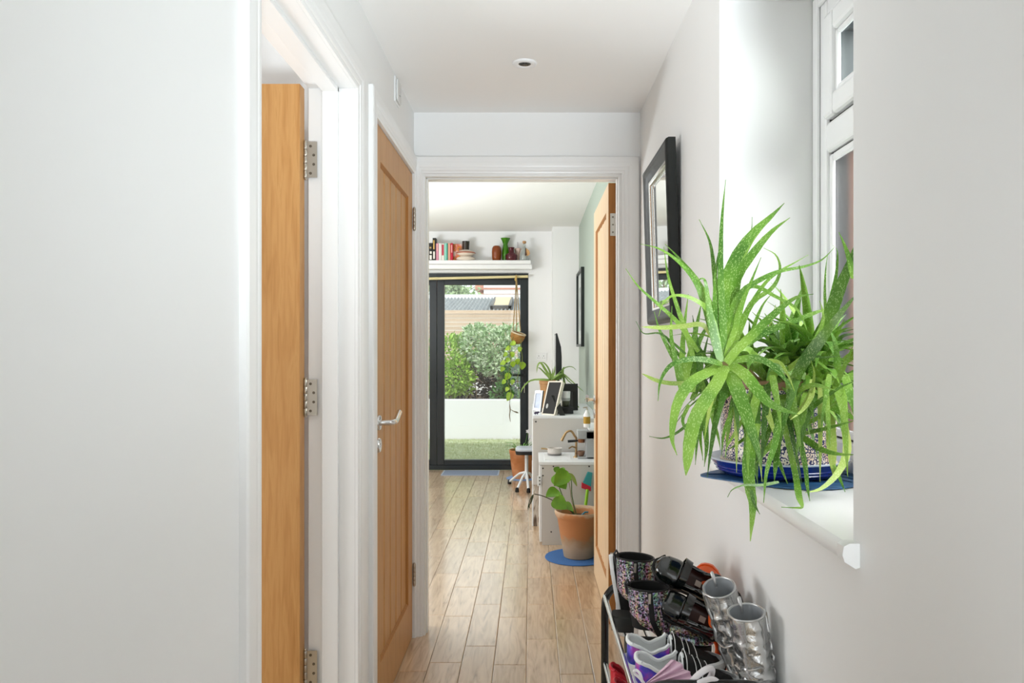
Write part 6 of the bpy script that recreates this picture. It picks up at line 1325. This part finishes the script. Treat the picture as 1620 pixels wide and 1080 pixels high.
# galaxy trainers
GAL = ramp_mat('galaxy_print', [(0.25, '#1c2466'), (0.42, '#2f3cb0'), (0.52, '#5b3fc4'), (0.62, '#a33aa0'), (0.75, '#e08ac8')], (1, 1, 1), 34, 4, 0.35)
WL = mat('white_padded_lining', '#e9ecec', 0.8); BS = mat('black_suede', '#101010', 0.8); MAG = mat('magenta_print', '#c64fa6', 0.4)
HS = [(0, 0.066), (0.08, 0.060), (0.24, 0.046), (0.36, 0.056), (0.46, 0.074), (0.60, 0.056), (0.78, 0.040), (0.93, 0.030), (1.0, 0.018)]
def trainer(label):
    t = low_shoe('trainer', label, 0.200, 0.036, (GAL, WL, WSO, BS), HS, op=(0.05, 0.44), toe_from=0.46, sole_h=0.022, straps=((0.52, 0.09, BS, 0.052, 'strap'), (0.65, 0.08, BS, 0.040, 'strap')), group='galaxy trainers')
    b = MB()
    for dx, dz in ((0.050, 0.036), (0.062, 0.037), (0.074, 0.035)):  # printed roundels on the outer side
        b.lathe([(0.0052, -0.0366-0.0012), (0.0050, -0.0375-0.0012), (0.001, -0.0376-0.0012)], (dx, 0, dz-0.003), 12, axis='y')
    for v in b.v: v.y = v.y*0.885
    b.build('print_dots', MAG, t, smooth=40, shift=False)
    b = MB(); rs = []  # white rubber toe bumper
    for u, sd in [(u, -1) for u in (0.70, 0.78, 0.86, 0.92, 0.96, 0.985, 1.0)]+[(u, 1) for u in (1.0, 0.985, 0.96, 0.92, 0.86, 0.78, 0.70)]:
        w_ = lerp(WTAB, u)*0.036; x = u*0.200; k = min(1.0, (u-0.66)/0.2); rs.append([(x+0.003, sd*w_*1.07, 0.004), (x+0.0045, sd*w_*1.10, 0.012), (x+0.003, sd*w_*1.04, 0.020+0.010*k), (x-0.004, sd*w_*0.93, 0.022+0.010*k)])
    b.rings(rs, False, False, closed=False); b.build('toe_bumper', WSO, t, smooth=60, shift=False)
    b = MB()  # black line round the white toe bumper
    L_ = 0.200; pts = []
    for u in (0.78, 0.86, 0.92, 0.96, 0.985, 1.0): pts.append((u*L_+0.0045, -lerp(WTAB, u)*0.036*1.11, 0.0150))
    for u in (1.0, 0.985, 0.96, 0.92, 0.86, 0.78): pts.append((u*L_+0.0045, lerp(WTAB, u)*0.036*1.11, 0.0150))
    b.tube(pts, 0.0016, 5); b.build('toe_line', BS, t, shift=False)
    b = MB()  # white stitching of the straps
    for u in (0.475, 0.565, 0.62, 0.70):
        h = max(lerp(HS, u), 0.060 if u < 0.6 else 0.046)+0.0042; w = lerp(WTAB, u)*0.036*1.04+0.0036
        b.tube([(u*L_, -w*math.copysign(abs(math.cos(PI*k/12))**0.6, math.cos(PI*k/12)), 0.022+(h-0.022)*math.sin(PI*k/12)**0.6) for k in range(1, 12)], 0.0009, 4)
    b.build('stitching', WSO, t, shift=False)
    return t
t1 = trainer('purple galaxy trainer with a white lining, the farther of the pair on the rack'); put(t1, (0.199, 1.585, TZ+0.012), (1, -0.04, -0.03), (0, -0.05, 1))
t2 = trainer('purple galaxy trainer with a white lining, behind the pink pleated sandal'); put(t2, (0.203, 1.487, TZ+0.014), (1, -0.03, -0.03), (0, -0.05, 1))
# pink pleated sandal
PNK = mat('pale_pink_fabric', '#e6c3d6', 0.7, bump=(120, 0.1)); WST = mat('white_strap', '#efecef', 0.5)
pk = thing('pleated_sandal', (0.25, 1.40, TZ), 'pale pink pleated sandal with white straps at the near end of the rack', 'sandal')
so = MB(); ol = [(0.206+(u*0.17), 1.405-0.028*lerp(WTAB, u)) for u in [i/16 for i in range(17)]]+[(0.206+(u*0.17), 1.405+0.028*lerp(WTAB, u)) for u in [1-i/16 for i in range(17)]]
so.rings([[(x, y, TZ+0.001) for x, y in ol], [(x, y, TZ+0.016) for x, y in ol]]); so.build('sole', WST, pk, smooth=40)
b = MB(); rs = []; P0 = W(1014, 1086, 1.375); NU, NV = 30, 16
for i in range(NU+1):
    t = i/NU; ring = []
    e = spline([W(1062, 1043, 1.415), W(1073, 1046, 1.41), W(1084, 1058, 1.40), W(1094, 1066, 1.385), W(1096, 1084, 1.375)], 31)[i]
    for j in range(NV+1):
        s = j/NV; p = P0.lerp(e, s); rip = math.sin(t*2*PI*3.6)*0.0065*min(1, s*1.6); bulge = math.sin(PI*s)*0.010
        ring.append(p+Vector((0.15, -1, 0.45)).normalized()*(rip+bulge))
    rs.append(ring)
back = [[q+Vector((0, 0.004, -0.002)) for q in g] for g in rs]
b.rings([g+h[::-1] for g, h in zip(rs, back)]); b.build('pleated_upper', PNK, pk, smooth=70)
MB().tube(spline([W(1090, 1083, 1.37), W(1104, 1068, 1.365), W(1118, 1058, 1.37), W(1126, 1058, 1.38), W(1126, 1066, 1.385), W(1120, 1077, 1.385)], 18), 0.0058, 8, flat=1.0).build('strap', WST, pk, smooth=60)
MB().tube(spline([W(1098, 1084, 1.36), W(1112, 1077, 1.355), W(1128, 1074, 1.36), W(1140, 1082, 1.365)], 12), 0.0050, 8).build('strap', WST, pk, smooth=60)
MB().tube(spline([W(1020, 1082, 1.38), W(1012, 1072, 1.38), W(1005, 1066, 1.385), W(1003, 1062, 1.385), W(1007, 1060, 1.385), W(1013, 1066, 1.38), W(1016, 1078, 1.38)], 18), 0.0028, 7).build('ankle_loop', WST, pk, smooth=60)
# red shoes on the tier below
RED = mat('red_leather', '#c01f30', 0.45)
HR = [(0, 0.118), (0.1, 0.105), (0.3, 0.070), (0.46, 0.072), (0.62, 0.052), (0.8, 0.040), (0.93, 0.030), (1.0, 0.018)]
r1 = low_shoe('red_shoe', 'red shoe with a white-dotted high heel tab on the lower tier, the farther one', 0.17, 0.032, (RED, RED, WSO, RED), HR, sole_h=0.014, trim=False, group='red shoes'); put(r1, (0.182, 1.735, 0.3965), (1, 0, 0), (0, 0, 1))
r2 = low_shoe('red_shoe', 'red shoe with a white squiggle on the lower tier, the nearer one', 0.17, 0.032, (RED, RED, WSO, RED), HR, sole_h=0.014, trim=False, group='red shoes'); put(r2, (0.182, 1.655, 0.3965), (1, 0, 0), (0, 0, 1))
b = MB()
for k in range(4): b.lathe([(0.0032, -0.0005), (0.003, -0.0022), (0.0005, -0.0024)], (-0.001+0.012*k*0.3, -0.020-0.003*k*0, 0.045+k*0.017), 8, axis='y')
b.build('dots', WL, r1, shift=False)
b = MB(); b.tube([(0.020, -0.0305, 0.045), (0.028, -0.0305, 0.058), (0.020, -0.031, 0.066), (0.028, -0.0305, 0.076), (0.024, -0.0300, 0.085)], 0.0022, 6); b.build('squiggle', WL, r2, shift=False)
